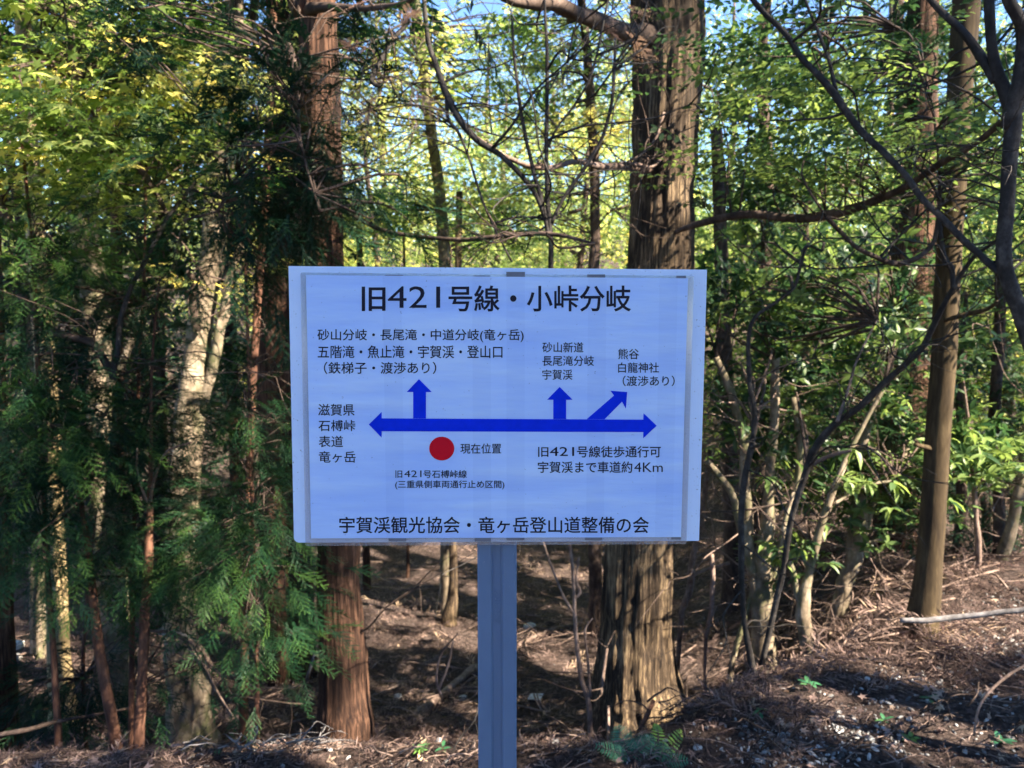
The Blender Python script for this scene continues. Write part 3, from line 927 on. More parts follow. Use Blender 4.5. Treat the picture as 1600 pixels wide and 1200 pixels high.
T8 = Tree('cedar_tree', 'dark cedar trunk cut by the left edge of the view', 'tree', at(4, 1110, 3.6), 'large cedars')
T8.limb('trunk', [(-50, -1000, 24), (-30, 0, 30), (-12, 500, 34), (-4, 800, 38), (2, 1000, 40), (4, 1110, 48)], 'cedar_bark', 3.6, 40, True, .05, 14, .1, .3)

T9 = Tree('sapling', 'leaning red barked sapling, left one of the pair by the ledge', 'tree', at(180, 1160, 3.0), 'red barked saplings')
T9.limb('trunk', [(70, 600, 3), (110, 700, 5), (138, 860, 10), (152, 985, 15), (165, 1060, 16), (180, 1165, 19)], 'red_bark', 3.0, 14, True, .2, 8, .04)
T9.limb('branch', [(146, 955, 5), (120, 966, 4), (95, 975, 3)], 'brown_bark', (3.0, 2.8), 5)
T10 = Tree('sapling', 'upright red barked sapling, right one of the pair by the ledge', 'tree', at(218, 1165, 3.0), 'red barked saplings')
T10.limb('trunk', [(250, 430, 2), (238, 560, 4), (236, 740, 7), (232, 860, 14), (226, 960, 15), (222, 1060, 15), (218, 1165, 18)], 'red_bark', 3.0, 14, True, .2, 8, .04)
T10.limb('branch', [(234, 790, 6), (243, 745, 5), (262, 705, 4), (300, 690, 3)], 'dead_wood', (3.0, 2.8), 5)
T10.limb('branch', [(236, 800, 5), (215, 740, 4), (214, 700, 3)], 'dead_wood', (3.0, 2.8), 5)

# maple at upper left with sunlit yellow green leaves
T11 = Tree('maple_tree', 'maple at upper left with long bare limbs and yellow green leaves', 'tree', at(-120, 1150, 3.2))
T11.limb('trunk', [(-60, -300, 20), (-90, 200, 34), (-110, 600, 44), (-120, 1150, 60)], 'pale_bark', 3.2, 20, True, .1)
T11.limb('branch', [(-105, 560, 30), (-60, 480, 22), (0, 437, 13), (40, 470, 12), (66, 502, 12), (100, 522, 12), (140, 532, 13), (165, 560, 13), (178, 590, 12)], 'brown_bark', (3.2, 2.9), 9)
T11.limb('branch', [(178, 592, 11), (182, 550, 9), (188, 500, 9), (205, 450, 7), (240, 385, 7), (268, 330, 7), (300, 290, 6), (340, 250, 4)], 'dark_bark', (2.9, 3.1), 8)
T11.limb('branch', [(-85, -40, 20), (0, 55, 12), (60, 88, 14), (100, 112, 14), (128, 128, 15), (150, 180, 12), (185, 220, 11), (220, 262, 10), (260, 330, 6)], 'brown_bark', (3.1, 3.2), 9)
T11.limb('branch', [(128, 128, 10), (100, 70, 7), (60, 20, 6), (20, -40, 5)], 'brown_bark', (3.15, 3.0), 7)
T11.limb('branch', [(110, 105, 4), (108, 60, 4), (100, 0, 3)], 'dark_bark', (3.0, 2.9), 6)
T11.limb('branch', [(128, 125, 5), (145, 85, 5), (165, 72, 4), (185, 65, 3), (215, 70, 2)], 'dark_bark', (3.1, 2.9), 6)
T11.limb('branch', [(-95, 120, 20), (-20, 190, 16), (20, 225, 15), (60, 262, 13), (100, 290, 9), (130, 320, 6)], 'pale_bark', (3.2, 3.4), 8)
T11.limb('branch', [(-100, 330, 22), (-20, 305, 16), (10, 340, 14), (35, 380, 9)], 'brown_bark', (3.1, 3.0), 8)
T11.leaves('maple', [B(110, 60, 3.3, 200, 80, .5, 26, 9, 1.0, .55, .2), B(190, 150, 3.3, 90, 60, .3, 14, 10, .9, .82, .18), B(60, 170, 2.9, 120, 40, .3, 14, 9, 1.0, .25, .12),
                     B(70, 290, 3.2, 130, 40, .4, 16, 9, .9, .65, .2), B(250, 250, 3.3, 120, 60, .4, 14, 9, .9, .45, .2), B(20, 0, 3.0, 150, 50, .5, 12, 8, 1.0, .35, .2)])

# ------------------------------------------------------------------ cedar sprays at left, near
def cedar_sap(label, base, trunk, D, blobs, branches=()):
    t = Tree('young_cedar', label, 'tree', at(base[0], base[1], D), 'young cedars in the understorey')
    t.limb('trunk', [(a, b, c * .6) for a, b, c in trunk], 'red_bark', D, 10, True, .2)
    for b in branches: t.limb('branch', b, 'brown_bark', D, 6)
    t.leaves('cedar', [b[:2] + (int(b[2] * 1.75), b[3] + 2, b[4] * .72) + b[5:] for b in blobs])
    return t
cedar_sap('young cedar with light green sprays right beside the left edge', (110, 1120), [(20, 100, 6), (50, 380, 9), (62, 620, 12), (75, 900, 15), (90, 1130, 18)], 3.0,
          [B(80, 400, 2.9, 80, 60, .3, 12, 8, .95, .75, .2), B(60, 620, 2.9, 90, 110, .4, 22, 8, 1, .45, .2), B(60, 790, 2.9, 100, 100, .4, 22, 8, 1, .4, .2), B(90, 690, 2.7, 50, 50, .2, 7, 8, 1, .7, .2)])
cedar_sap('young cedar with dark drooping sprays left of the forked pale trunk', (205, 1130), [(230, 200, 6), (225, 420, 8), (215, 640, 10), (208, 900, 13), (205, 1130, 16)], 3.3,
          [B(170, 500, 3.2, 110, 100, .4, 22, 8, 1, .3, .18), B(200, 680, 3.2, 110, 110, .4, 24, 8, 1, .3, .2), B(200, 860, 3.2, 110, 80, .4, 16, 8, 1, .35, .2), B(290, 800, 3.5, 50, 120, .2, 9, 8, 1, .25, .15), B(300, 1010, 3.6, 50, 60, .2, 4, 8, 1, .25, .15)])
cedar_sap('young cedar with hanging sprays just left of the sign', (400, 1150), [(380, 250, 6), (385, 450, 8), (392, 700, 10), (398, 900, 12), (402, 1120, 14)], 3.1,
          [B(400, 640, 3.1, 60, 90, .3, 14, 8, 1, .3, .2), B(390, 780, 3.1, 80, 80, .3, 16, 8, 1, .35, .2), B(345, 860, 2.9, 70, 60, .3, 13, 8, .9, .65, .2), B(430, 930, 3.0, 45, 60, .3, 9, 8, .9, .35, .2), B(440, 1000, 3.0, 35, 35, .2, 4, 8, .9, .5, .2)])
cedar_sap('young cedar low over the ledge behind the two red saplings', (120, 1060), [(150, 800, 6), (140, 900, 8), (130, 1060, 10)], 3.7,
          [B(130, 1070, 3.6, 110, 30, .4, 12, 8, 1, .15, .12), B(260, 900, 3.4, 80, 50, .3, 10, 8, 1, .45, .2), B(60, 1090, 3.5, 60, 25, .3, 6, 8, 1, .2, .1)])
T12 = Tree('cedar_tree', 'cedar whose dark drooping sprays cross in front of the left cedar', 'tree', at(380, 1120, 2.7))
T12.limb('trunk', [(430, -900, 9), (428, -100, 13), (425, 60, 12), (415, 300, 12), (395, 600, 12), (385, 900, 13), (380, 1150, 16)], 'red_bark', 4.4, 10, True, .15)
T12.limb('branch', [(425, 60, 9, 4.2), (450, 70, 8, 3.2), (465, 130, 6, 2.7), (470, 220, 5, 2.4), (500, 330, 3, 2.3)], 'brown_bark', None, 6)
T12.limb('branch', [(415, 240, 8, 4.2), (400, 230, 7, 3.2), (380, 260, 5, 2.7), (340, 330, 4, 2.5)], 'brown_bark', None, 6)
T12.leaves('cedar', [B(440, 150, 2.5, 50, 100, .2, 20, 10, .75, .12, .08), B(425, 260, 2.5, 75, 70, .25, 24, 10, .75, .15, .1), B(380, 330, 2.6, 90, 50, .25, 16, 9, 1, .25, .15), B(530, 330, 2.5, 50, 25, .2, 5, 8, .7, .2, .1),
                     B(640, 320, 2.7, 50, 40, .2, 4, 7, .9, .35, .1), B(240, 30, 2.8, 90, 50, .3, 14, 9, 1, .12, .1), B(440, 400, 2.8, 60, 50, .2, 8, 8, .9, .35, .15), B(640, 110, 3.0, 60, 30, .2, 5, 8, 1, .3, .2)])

T11.single('maple', [B(60, 170, 2.85, 130, 60, .25, 0, 0), B(190, 150, 3.1, 90, 60, .25, 0, 0), B(60, 40, 2.9, 120, 50, .3, 0, 0)], 190, .062, .55)

# ------------------------------------------------------------------ right: the near dark tree and the understorey
T13 = Tree('dark_tree', 'near dark barked tree with smooth sinuous stems at the right edge', 'tree', at(1720, 1200, 2.3))
T13.limb('trunk', [(1545, -40, 15), (1548, 60, 15), (1556, 110, 17), (1572, 150, 21), (1583, 190, 24), (1578, 250, 22), (1573, 320, 21), (1570, 400, 22), (1580, 450, 23), (1600, 505, 24), (1640, 640, 28), (1690, 900, 36), (1720, 1150, 44)], 'dark_bark', 2.3, 16, True, .12, 8, .02)
T13.limb('branch', [(1583, 195, 22), (1590, 150, 24), (1600, 90, 24), (1606, 50, 22), (1590, 20, 19), (1572, -20, 17)], 'dark_bark', (2.3, 2.2), 12)
T13.limb('branch', [(1558, 130, 12), (1540, 95, 14), (1518, 62, 12), (1490, 32, 11), (1445, -8, 10)], 'dark_bark', (2.3, 2.4), 10)
T13.limb('branch', [(1578, 425, 15), (1558, 420, 12), (1530, 395, 11), (1490, 358, 11), (1450, 318, 10), (1420, 280, 10), (1385, 247, 10), (1350, 208, 10), (1318, 165, 10), (1302, 140, 10), (1275, 112, 9), (1252, 90, 9), (1232, 58, 9), (1200, 25, 9), (1170, -8, 8)], 'dark_bark', (2.3, 2.6), 10)
T13.limb('branch', [(1303, 145, 7), (1296, 100, 6), (1282, 60, 5), (1270, 30, 5), (1255, -10, 4)], 'dark_bark', (2.5, 2.6), 8)
T13.limb('branch', [(1584, 185, 12), (1565, 190, 10), (1535, 215, 10), (1490, 242, 10), (1450, 268, 10), (1400, 300, 11), (1350, 322, 13), (1290, 338, 14), (1240, 343, 13), (1170, 336, 12), (1120, 342, 11), (1085, 352, 10), (1050, 365, 6)], 'brown_bark', (2.35, 3.95), 10, False, .35)
T13.limb('branch', [(1290, 338, 7), (1310, 358, 7), (1335, 382, 7), (1365, 400, 8), (1400, 411, 9), (1430, 405, 8), (1455, 385, 7), (1465, 350, 6), (1468, 300, 5), (1466, 240, 4), (1458, 170, 4), (1450, 130, 4), (1425, 60, 3), (1405, 45, 2)], 'brown_bark', (2.75, 3.0), 8)
T13.limb('branch', [(1468, 340, 5), (1476, 400, 7), (1488, 418, 8), (1489, 450, 7)], 'dark_bark', (2.8, 2.8), 7)
T13.leaves('small', [B(1330, 160, 3.0, 130, 60, .4, 22, 9, .9, .75, .25), B(1450, 210, 3.0, 110, 60, .4, 16, 9, .9, .7, .25), B(1300, 260, 3.1, 130, 40, .4, 18, 9, .9, .7, .25), B(1530, 300, 3.2, 90, 60, .4, 12, 9, .9, .7, .2), B(1180, 60, 3.4, 90, 80, .4, 12, 9, .9, .4, .2)])

T14 = Tree('leaning_tree', 'dark sinuous stem leaning right across the bushes right of the sign', 'tree', at(1165, 1045, 3.4))
T14.limb('trunk', [(1180, 1060, 14), (1165, 980, 9), (1160, 920, 9), (1158, 850, 10), (1160, 780, 10), (1168, 720, 10), (1176, 690, 9), (1180, 640, 8), (1172, 600, 7), (1170, 540, 7), (1178, 500, 6), (1210, 475, 6), (1240, 450, 5), (1252, 410, 5), (1262, 385, 5), (1285, 392, 3)], 'dark_bark', 3.3, 9, False, .3, 6)
T14.limb('branch', [(1190, 1040, 9.4), (1215, 930, 9.4), (1228, 860, 9.4), (1240, 800, 9.4), (1262, 730, 10.9), (1275, 700, 11.7), (1300, 668, 11.7), (1340, 640, 10.9), (1380, 600, 10.1), (1415, 570, 9.4), (1440, 545, 9.4), (1460, 505, 8.6), (1478, 470, 7.8), (1505, 425, 7.0), (1530, 395, 6.2), (1570, 370, 4.7)], 'dark_bark', (3.4, 2.8), 10, False, .25, 6)
T14.limb('branch', [(1265, 728, 8), (1300, 712, 6), (1330, 705, 5)], 'dead_wood', (3.2, 3.1), 7)
T14.limb('branch', [(1310, 660, 6), (1325, 610, 5), (1340, 560, 4), (1370, 500, 3)], 'dead_wood', (3.1, 3.3), 6)
T14.leaves('oval', [B(1230, 470, 4.4, 130, 80, .5, 26, 9, .9, .5, .25), B(1180, 590, 4.6, 90, 60, .4, 12, 9, .75, .4, .2)])

def stems(label, base, D, limbs, m='pale_bark', name='bushy_tree', cat='tree', group=None, leafkind='oval', blobs=(), lm=None):
    t = Tree(name, label, cat, at(base[0], base[1], D), group)
    for k, l in enumerate(limbs):
        t.limb('trunk' if k == 0 else 'branch', l, m, D, 10, l[-1][1] > base[1] - 30, .3, 6)
    if blobs: t.leaves(leafkind, blobs, lm)
    return t


T15 = stems('pale cluster of twisted stems on the bank beside the old cedar', (1190, 1045), 4.2,
            [[(1210, 560, 12), (1212, 640, 14), (1205, 740, 16), (1196, 840, 26), (1190, 940, 30), (1196, 1045, 42)],
             [(1120, 560, 10), (1150, 640, 14), (1165, 740, 16), (1172, 850, 18), (1180, 950, 16), (1186, 1040, 18)],
             [(1240, 620, 10), (1250, 720, 12), (1228, 820, 14), (1208, 900, 15), (1198, 1000, 16)],
             [(1105, 720, 9), (1140, 770, 12), (1160, 830, 14), (1175, 900, 12)],
             [(1180, 900, 8), (1160, 980, 9), (1142, 1045, 10)]],
            blobs=[B(1180, 680, 4.5, 90, 60, .4, 14, 9, .85, .45, .2), B(1130, 430, 4.7, 70, 60, .4, 12, 9, .8, .25, .2)])
T16 = stems('glossy leaved bush with sunlit whorls of leaves right of the sign', (1262, 1030), 3.9,
            [[(1380, 610, 6), (1330, 700, 8), (1290, 800, 12), (1268, 880, 14), (1255, 960, 22), (1262, 1030, 20)],
             [(1262, 1000, 12), (1240, 900, 10), (1225, 830, 8), (1240, 770, 5)],
             [(1300, 790, 6), (1350, 760, 5), (1400, 750, 4)]],
            blobs=[B(1290, 760, 4.5, 110, 60, .4, 22, 9, 1.0, .62, .22), B(1370, 740, 4.4, 85, 60, .3, 20, 9, .85, .68, .25), B(1390, 560, 4.2, 110, 70, .4, 18, 9, .8, .5, .25), B(1230, 860, 4.2, 50, 25, .2, 5, 8, .75, .6, .2)])
T16.single('oval', [B(1290, 760, 4.0, 100, 55, .3, 0, 0), B(1370, 730, 3.9, 85, 55, .3, 0, 0), B(1230, 860, 3.9, 50, 25, .2, 0, 0)], 170, .085, .75)
T17 = stems('pale forked stem standing on the bank before the broad red cedar', (1310, 985), 4.4,
            [[(1395, 480, 8), (1370, 600, 12), (1345, 720, 16), (1342, 800, 26), (1336, 860, 26), (1322, 920, 18), (1312, 985, 16)],
             [(1338, 860, 20), (1358, 800, 13), (1372, 770, 9), (1420, 700, 6)],
             [(1335, 850, 6), (1380, 842, 5), (1402, 832, 4), (1420, 842, 3)],
             [(1330, 880, 24), (1314, 940, 24), (1300, 1000, 26)]],
            blobs=[B(1350, 440, 4.4, 120, 70, .5, 18, 9, .9, .5, .25), B(1300, 620, 4.6, 130, 60, .5, 16, 9, .8, .4, .25)])
T18 = stems('pale stem leaning right at the far right edge', (1560, 905), 4.6,
            [[(1640, 560, 10), (1605, 680, 14), (1590, 760, 16), (1576, 840, 18), (1560, 910, 20)],
             [(1590, 760, 8), (1550, 745, 6), (1500, 750, 5), (1470, 742, 4)]],
            blobs=[B(1540, 720, 3.9, 90, 45, .4, 18, 9, .85, .6, .25), B(1480, 690, 4.3, 60, 60, .3, 14, 9, .85, .65, .25)])
T18.single('oval', [B(1540, 720, 3.8, 80, 45, .3, 0, 0), B(1480, 690, 3.9, 50, 50, .3, 0, 0)], 110, .085, .75)
T19 = stems('thin pinkish stem left of the leaning stem at far right', (1530, 940), 4.2,
            [[(1500, 560, 5), (1518, 700, 6), (1524, 800, 8), (1530, 870, 9), (1532, 940, 8)]], 'dead_wood', 'sapling', 'sapling')
T20 = stems('pale thin broken stem close beside the old cedar, right side', (1060, 1000), 4.8,
            [[(1110, 700, 7), (1098, 800, 9), (1085, 870, 11), (1078, 920, 12), (1066, 960, 9), (1058, 1050, 8)],
             [(1082, 900, 8), (1100, 892, 6), (1140, 880, 5)]], 'dead_wood', 'sapling', 'sapling')
T21 = stems('broken dead stem hanging right of the old cedar', (1105, 1020), 4.2,
            [[(1112, 865, 7), (1114, 900, 8), (1112, 950, 8), (1104, 990, 7), (1102, 1025, 6)]], 'dead_wood', 'dead_sapling', 'sapling')
T22 = stems('dead reddish twiggy stem left of the old cedar', (925, 1110), 3.5,
            [[(890, 850, 5), (896, 900, 6), (898, 960, 7), (902, 1010, 8), (908, 1060, 8), (922, 1110, 9)],
             [(898, 960, 5), (880, 930, 4), (860, 880, 4), (848, 845, 3)], [(899, 935, 4), (906, 925, 6), (900, 905, 4), (905, 870, 3)],
             [(922, 1090, 5), (918, 1030, 4), (914, 985, 4), (926, 966, 2)]], 'dead_wood', 'dead_shrub', 'shrub')
# fan shaped bare shrub rising behind the sign
T23 = stems('bare dark shrub fanning up behind the top edge of the sign', (776, 1000), 2.9,
            [[(850, -40, 3), (855, 110, 6), (854, 220, 6), (856, 320, 7), (861, 415, 8), (845, 600, 9), (800, 800, 10), (778, 900, 11), (776, 1080, 14)],
             [(800, 30, 4), (806, 110, 5), (815, 180, 6), (832, 260, 6), (848, 320, 7), (858, 370, 7)],
             [(962, 60, 3), (960, 110, 5), (955, 160, 5), (940, 215, 6), (915, 260, 6), (880, 310, 6), (862, 350, 6)],
             [(950, 0, 3), (925, 110, 4), (900, 160, 4), (870, 200, 4), (857, 230, 4)],
             [(660, -20, 6), (668, 60, 8), (680, 100, 9), (695, 140, 11), (712, 180, 12), (745, 220, 10), (790, 250, 8), (835, 300, 7), (857, 350, 8)],
             [(697, 150, 6), (700, 185, 5), (715, 205, 5), (730, 240, 4), (760, 330, 4), (800, 410, 3)],
             [(640, 30, 6), (615, 60, 7), (595, 95, 8), (582, 125, 8), (592, 135, 6), (600, 128, 4)]], 'dark_bark', 'bare_shrub', 'shrub')
T23.leaves('cedar', [B(625, 120, 3.0, 35, 35, .15, 6, 8, .8, .8, .1), B(930, 50, 3.3, 60, 30, .2, 7, 8, .9, .8, .1)], 'brownleaf', name='dead_sprays')

# centre: saplings and trunks beyond the ledge
for lab, bu, bv, D, l, mm in (('small straight trunk beyond the ledge beside the left cedar', 572, 935, 8.0, [(560, 300, 12), (566, 600, 14), (572, 850, 16), (573, 940, 20)], 'cedar_bark'),
                              ('thin dark pole trunk beyond the ledge', 637, 930, 8.4, [(630, 300, 5), (634, 600, 6), (637, 850, 7), (637, 935, 8)], 'cedar_bark'),
                              ('small trunk with flared pale base beyond the ledge', 706, 965, 6.9, [(718, 300, 14), (712, 600, 16), (708, 850, 18), (708, 920, 20), (702, 965, 30)], 'old_bark'),
                              ('dark slim trunk behind the young cedars left of the sign', 375, 930, 6.5, [(350, 100, 20), (360, 500, 24), (372, 800, 28), (376, 930, 34)], 'cedar_bark'),
                              ('dim slim trunk behind the golden trunk', 190, 1030, 6.0, [(180, 200, 20), (184, 600, 24), (188, 900, 26), (192, 1030, 32)], 'cedar_bark'),
                              ('dark trunk right behind the sign board in the shade', 455, 900, 7.0, [(430, 0, 20), (440, 500, 22), (452, 800, 24), (455, 905, 28)], 'brown_bark'),
                              ('dark rounded trunk behind the twisted pale stems', 1150, 880, 6.0, [(1120, 200, 24), (1130, 500, 30), (1140, 700, 34), (1146, 880, 40)], 'brown_bark')):
    t = Tree('understorey_tree', lab, 'tree', at(bu, bv, D), 'smaller trunks beyond the ledge')
    t.limb('trunk', [(a, b, c * .75) for a, b, c in l], mm, D, 20, True, .08, 8, .06, .3)

for t_, n_, m_ in ((T1, 26, 'brown_bark'), (T2, 30, 'brown_bark'), (T5, 36, 'brown_bark'), (T6, 24, 'brown_bark'), (T11, 50, 'brown_bark'), (T13, 40, 'dark_bark'), (T14, 28, 'dark_bark'), (T15, 36, 'dead_wood'), (T16, 26, 'brown_bark'), (T17, 26, 'dead_wood'), (T18, 24, 'dead_wood'), (T23, 60, 'dark_bark'), (T3, 8, 'brown_bark'), (T4, 24, 'brown_bark')):
    t_.twiggy(n_, (.25, .9), m_, .0045, lo=-.6, hi=4.2)
def mid_tree(name, label, u, D, bv, trunk, m, blobs, kind, mm=None, tw=30, group=None):
    t = Tree(name, label, 'tree', at(u, bv, D), group)
    t.limb('trunk', trunk, m, D, 12, True, .2, 7)
    t.leaves(kind, blobs, mm)
    t.twiggy(tw, (.3, 1.1), 'brown_bark', .006)
    return t
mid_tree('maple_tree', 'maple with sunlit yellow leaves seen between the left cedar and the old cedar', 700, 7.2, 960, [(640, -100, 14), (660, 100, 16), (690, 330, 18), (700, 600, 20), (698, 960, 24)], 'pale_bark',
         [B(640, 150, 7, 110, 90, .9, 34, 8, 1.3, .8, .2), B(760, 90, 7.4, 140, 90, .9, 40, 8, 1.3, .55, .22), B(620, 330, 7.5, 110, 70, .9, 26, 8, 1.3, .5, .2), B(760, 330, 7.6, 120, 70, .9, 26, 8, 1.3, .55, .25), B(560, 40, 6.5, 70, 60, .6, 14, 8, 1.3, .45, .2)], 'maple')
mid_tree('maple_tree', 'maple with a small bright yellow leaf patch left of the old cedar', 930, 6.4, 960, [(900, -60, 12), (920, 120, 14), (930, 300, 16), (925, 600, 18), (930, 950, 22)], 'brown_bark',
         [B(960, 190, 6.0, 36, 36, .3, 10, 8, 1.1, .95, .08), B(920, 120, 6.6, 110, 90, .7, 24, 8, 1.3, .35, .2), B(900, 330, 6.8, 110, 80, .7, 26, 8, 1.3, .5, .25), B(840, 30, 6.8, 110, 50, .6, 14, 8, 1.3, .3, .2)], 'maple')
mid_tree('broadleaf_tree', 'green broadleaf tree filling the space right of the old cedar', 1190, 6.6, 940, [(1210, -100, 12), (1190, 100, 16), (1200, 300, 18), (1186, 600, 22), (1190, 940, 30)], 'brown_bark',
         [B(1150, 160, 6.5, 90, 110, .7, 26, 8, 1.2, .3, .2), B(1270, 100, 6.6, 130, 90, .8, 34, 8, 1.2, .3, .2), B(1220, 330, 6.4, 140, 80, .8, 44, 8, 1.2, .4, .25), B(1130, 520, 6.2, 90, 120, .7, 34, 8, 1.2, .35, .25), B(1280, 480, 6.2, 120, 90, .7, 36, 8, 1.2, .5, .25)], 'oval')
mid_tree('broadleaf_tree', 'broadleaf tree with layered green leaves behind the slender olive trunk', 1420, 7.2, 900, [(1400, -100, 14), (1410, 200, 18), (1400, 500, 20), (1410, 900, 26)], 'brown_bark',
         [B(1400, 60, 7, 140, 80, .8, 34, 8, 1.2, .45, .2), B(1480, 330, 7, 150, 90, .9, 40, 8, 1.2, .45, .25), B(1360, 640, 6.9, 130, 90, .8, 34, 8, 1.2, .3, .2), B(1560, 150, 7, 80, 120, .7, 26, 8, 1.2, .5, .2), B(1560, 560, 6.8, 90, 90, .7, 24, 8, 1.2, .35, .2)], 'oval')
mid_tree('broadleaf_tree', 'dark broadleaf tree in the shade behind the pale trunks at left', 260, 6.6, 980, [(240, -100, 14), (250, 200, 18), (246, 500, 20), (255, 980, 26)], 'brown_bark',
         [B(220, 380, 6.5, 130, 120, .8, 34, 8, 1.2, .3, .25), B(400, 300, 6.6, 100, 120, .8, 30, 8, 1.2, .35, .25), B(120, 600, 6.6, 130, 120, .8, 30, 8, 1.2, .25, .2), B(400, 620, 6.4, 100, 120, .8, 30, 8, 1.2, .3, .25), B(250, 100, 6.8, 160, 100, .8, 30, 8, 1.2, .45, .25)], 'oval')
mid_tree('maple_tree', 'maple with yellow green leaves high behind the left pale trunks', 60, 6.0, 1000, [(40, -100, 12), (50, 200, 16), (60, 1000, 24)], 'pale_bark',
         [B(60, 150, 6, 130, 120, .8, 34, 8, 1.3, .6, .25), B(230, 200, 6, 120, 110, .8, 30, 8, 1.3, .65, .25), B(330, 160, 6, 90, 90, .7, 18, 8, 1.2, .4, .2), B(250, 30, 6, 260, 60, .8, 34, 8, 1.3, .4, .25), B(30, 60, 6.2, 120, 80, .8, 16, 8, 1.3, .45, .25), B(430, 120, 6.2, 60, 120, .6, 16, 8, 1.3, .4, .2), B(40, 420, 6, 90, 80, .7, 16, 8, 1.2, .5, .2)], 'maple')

# ------------------------------------------------------------------ sunlit trees further back
FARL = {'yellow': ('yellow green maple crown', 0.72), 'green': ('mid green leafy crown', 0.5), 'dark': ('dark evergreen crown', .1)}
WHERE = [(-900, 'hidden past the left edge'), (60, 'by the left edge'), (200, 'behind the golden slender trunk'), (330, 'behind the forked pale tree'), (470, 'between the forked pale tree and the left cedar'), (590, 'just right of the left cedar top'), (720, 'above the left half of the sign'), (860, 'above the middle of the sign behind the bare shrub'), (980, 'just left of the thick old cedar'), (1120, 'just right of the thick old cedar'), (1260, 'behind the twisted pale stems'), (1400, 'behind the pale forked stem'), (1500, 'behind the slender olive trunk'), (1600, 'behind the near dark tree at the right edge'), (9000, 'hidden past the right edge')]
USED = set()
def far_tree(x, y, h, r, kind, n, z0=.25, size=1.0):
    lab, tm = FARL[kind]
    u = 800 + F * x / y
    wh = [b for a, b in WHERE if u > a - 70][-1] if u > -900 else WHERE[0][1]
    for row in (('nearer ', 'farther ', 'farthest ') if y < 13 else ('farther ', 'farthest ', 'tallest ')):
        L = row + lab + ' ' + wh
        if L not in USED: break
    USED.add(L); lab = L
    t = Tree('forest_tree', lab, 'tree', (x, y, 0), 'far trees, ' + kind + ' crowns')
    b = t.base
    lean = RNG.normal(0, .25, 2)
    tr = .03 + h * .008
    t.limb('trunk', [(b[0] + lean[0], b[1] + lean[1], b[2] + h, tr * .3), (b[0] + lean[0] * .6, b[1] + lean[1] * .4, b[2] + h * .6, tr * .7), (b[0], b[1], b[2] + .3, tr), (b[0], b[1], b[2] - .2, tr * 1.4)], 'brown_bark', sides=8, W=True)
    for k in range(5):
        a = RNG.random() * 6.28; z = h * RNG.uniform(.3, .85); L = r * RNG.uniform(.6, 1)
        p0 = b + np.array([lean[0] * z / h, lean[1] * z / h, z])
        p1 = p0 + np.array([math.cos(a) * L, math.sin(a) * L, L * RNG.uniform(.1, .6)])
        t.limb('branch', [(*p0, tr * .5), (*((p0 + p1) / 2 + RNG.normal(0, .12, 3)), tr * .35), (*p1, tr * .1)], 'brown_bark', sides=5, n=3, W=True)
    c = b + np.array([lean[0] * .5, lean[1] * .5, h * (z0 + 1) / 2])
    t.leaves('far', [(c, (r, r, h * (1 - z0) / 2), n, 12, size, tm, .22)], 'maple' if kind != 'dark' else 'cedar')
    return t


spots = [(-7.5, 11, 'green'), (-5.2, 9.6, 'dark'), (-3.4, 12.5, 'yellow'), (-1.6, 11.0, 'yellow'), (-.4, 13.6, 'green'), (.9, 12.0, 'yellow'), (2.4, 12.6, 'green'), (4.0, 11.4, 'green'), (5.6, 10.0, 'green'), (7.2, 11.6, 'green'),
         (3.3, 8.6, 'green'), (5.0, 7.6, 'green'), (-4.6, 7.4, 'dark'), (-6.4, 8.0, 'green'), (-2.4, 15.5, 'yellow'), (1.2, 16.2, 'green'), (4.4, 15.5, 'green'), (7.6, 15.5, 'green'), (-6.8, 15.0, 'yellow'), (-10, 14, 'green'), (10, 14, 'green'),
         (-4.6, 18.5, 'green'), (3, 20, 'yellow'), (-.8, 19.5, 'green'), (8.5, 20, 'green'), (-10.5, 19.5, 'yellow'), (13, 18, 'green')]
for x, y, k in spots:
    h = RNG.uniform(4.2, 6.2) if y < 14 else RNG.uniform(6, 8.5)
    if -3 < x < 3 and y < 14: h = RNG.uniform(4.4, 6.0)
    if x > 3 and y < 13: h = RNG.uniform(3.2, 4.0)
    far_tree(x, y, h, RNG.uniform(1.3, 2.0) * (1.25 if y > 14 else 1), k, (70 if abs(x) > 3.2 else 42) if y < 14 else 84, .12)

# far wooded hillside as one mass
acc = Acc()
n = 9000
x = RNG.uniform(-50, 50, n); y = RNG.uniform(22, 60, n)
P = np.column_stack([x, y, ground_h(x, y) + RNG.uniform(0, 1, n) ** .7 * (1.5 + 2.2 * vnoise(x * .3, y * .3))])
scatter(acc, 'far', P, RNG.normal(0, 1, (n, 3)), 2.2, .35 + .5 * vnoise(x * .25 + 9, y * .25), None, .5)
o = acc.build('distant_woodland', M['maple'], None, 'stuff')
tag(o, 'leafy woodland covering the far hillside', 'woodland')

# low bushes and ferns beyond the ledge
for k, (u, v, D, r, tm, kk) in enumerate([(1500, 640, 5.2, 150, .5, 'cedar'), (1560, 460, 5.0, 120, .6, 'cedar'), (1540, 780, 5.6, 110, .35, 'cedar')]):
    t = Tree('young_cedar', ['young cedar with layered sprays behind the slender trunk', 'young cedar with pale green sprays high at the right edge', 'low young cedar in shade near the right edge'][k], 'tree', at(u, 930, D), 'young cedars at right')
    p = at(u, v, D)
    t.limb('trunk', [(p[0], p[1], p[2] + .8, .012), (p[0], p[1], p[2], .03), (t.base[0], t.base[1], t.base[2] - .1, .04)], 'brown_bark', W=True)
    t.leaves('cedar', [B(u, v, D, r, r * .7, .6, 26, 9, 1.5, tm, .2)])

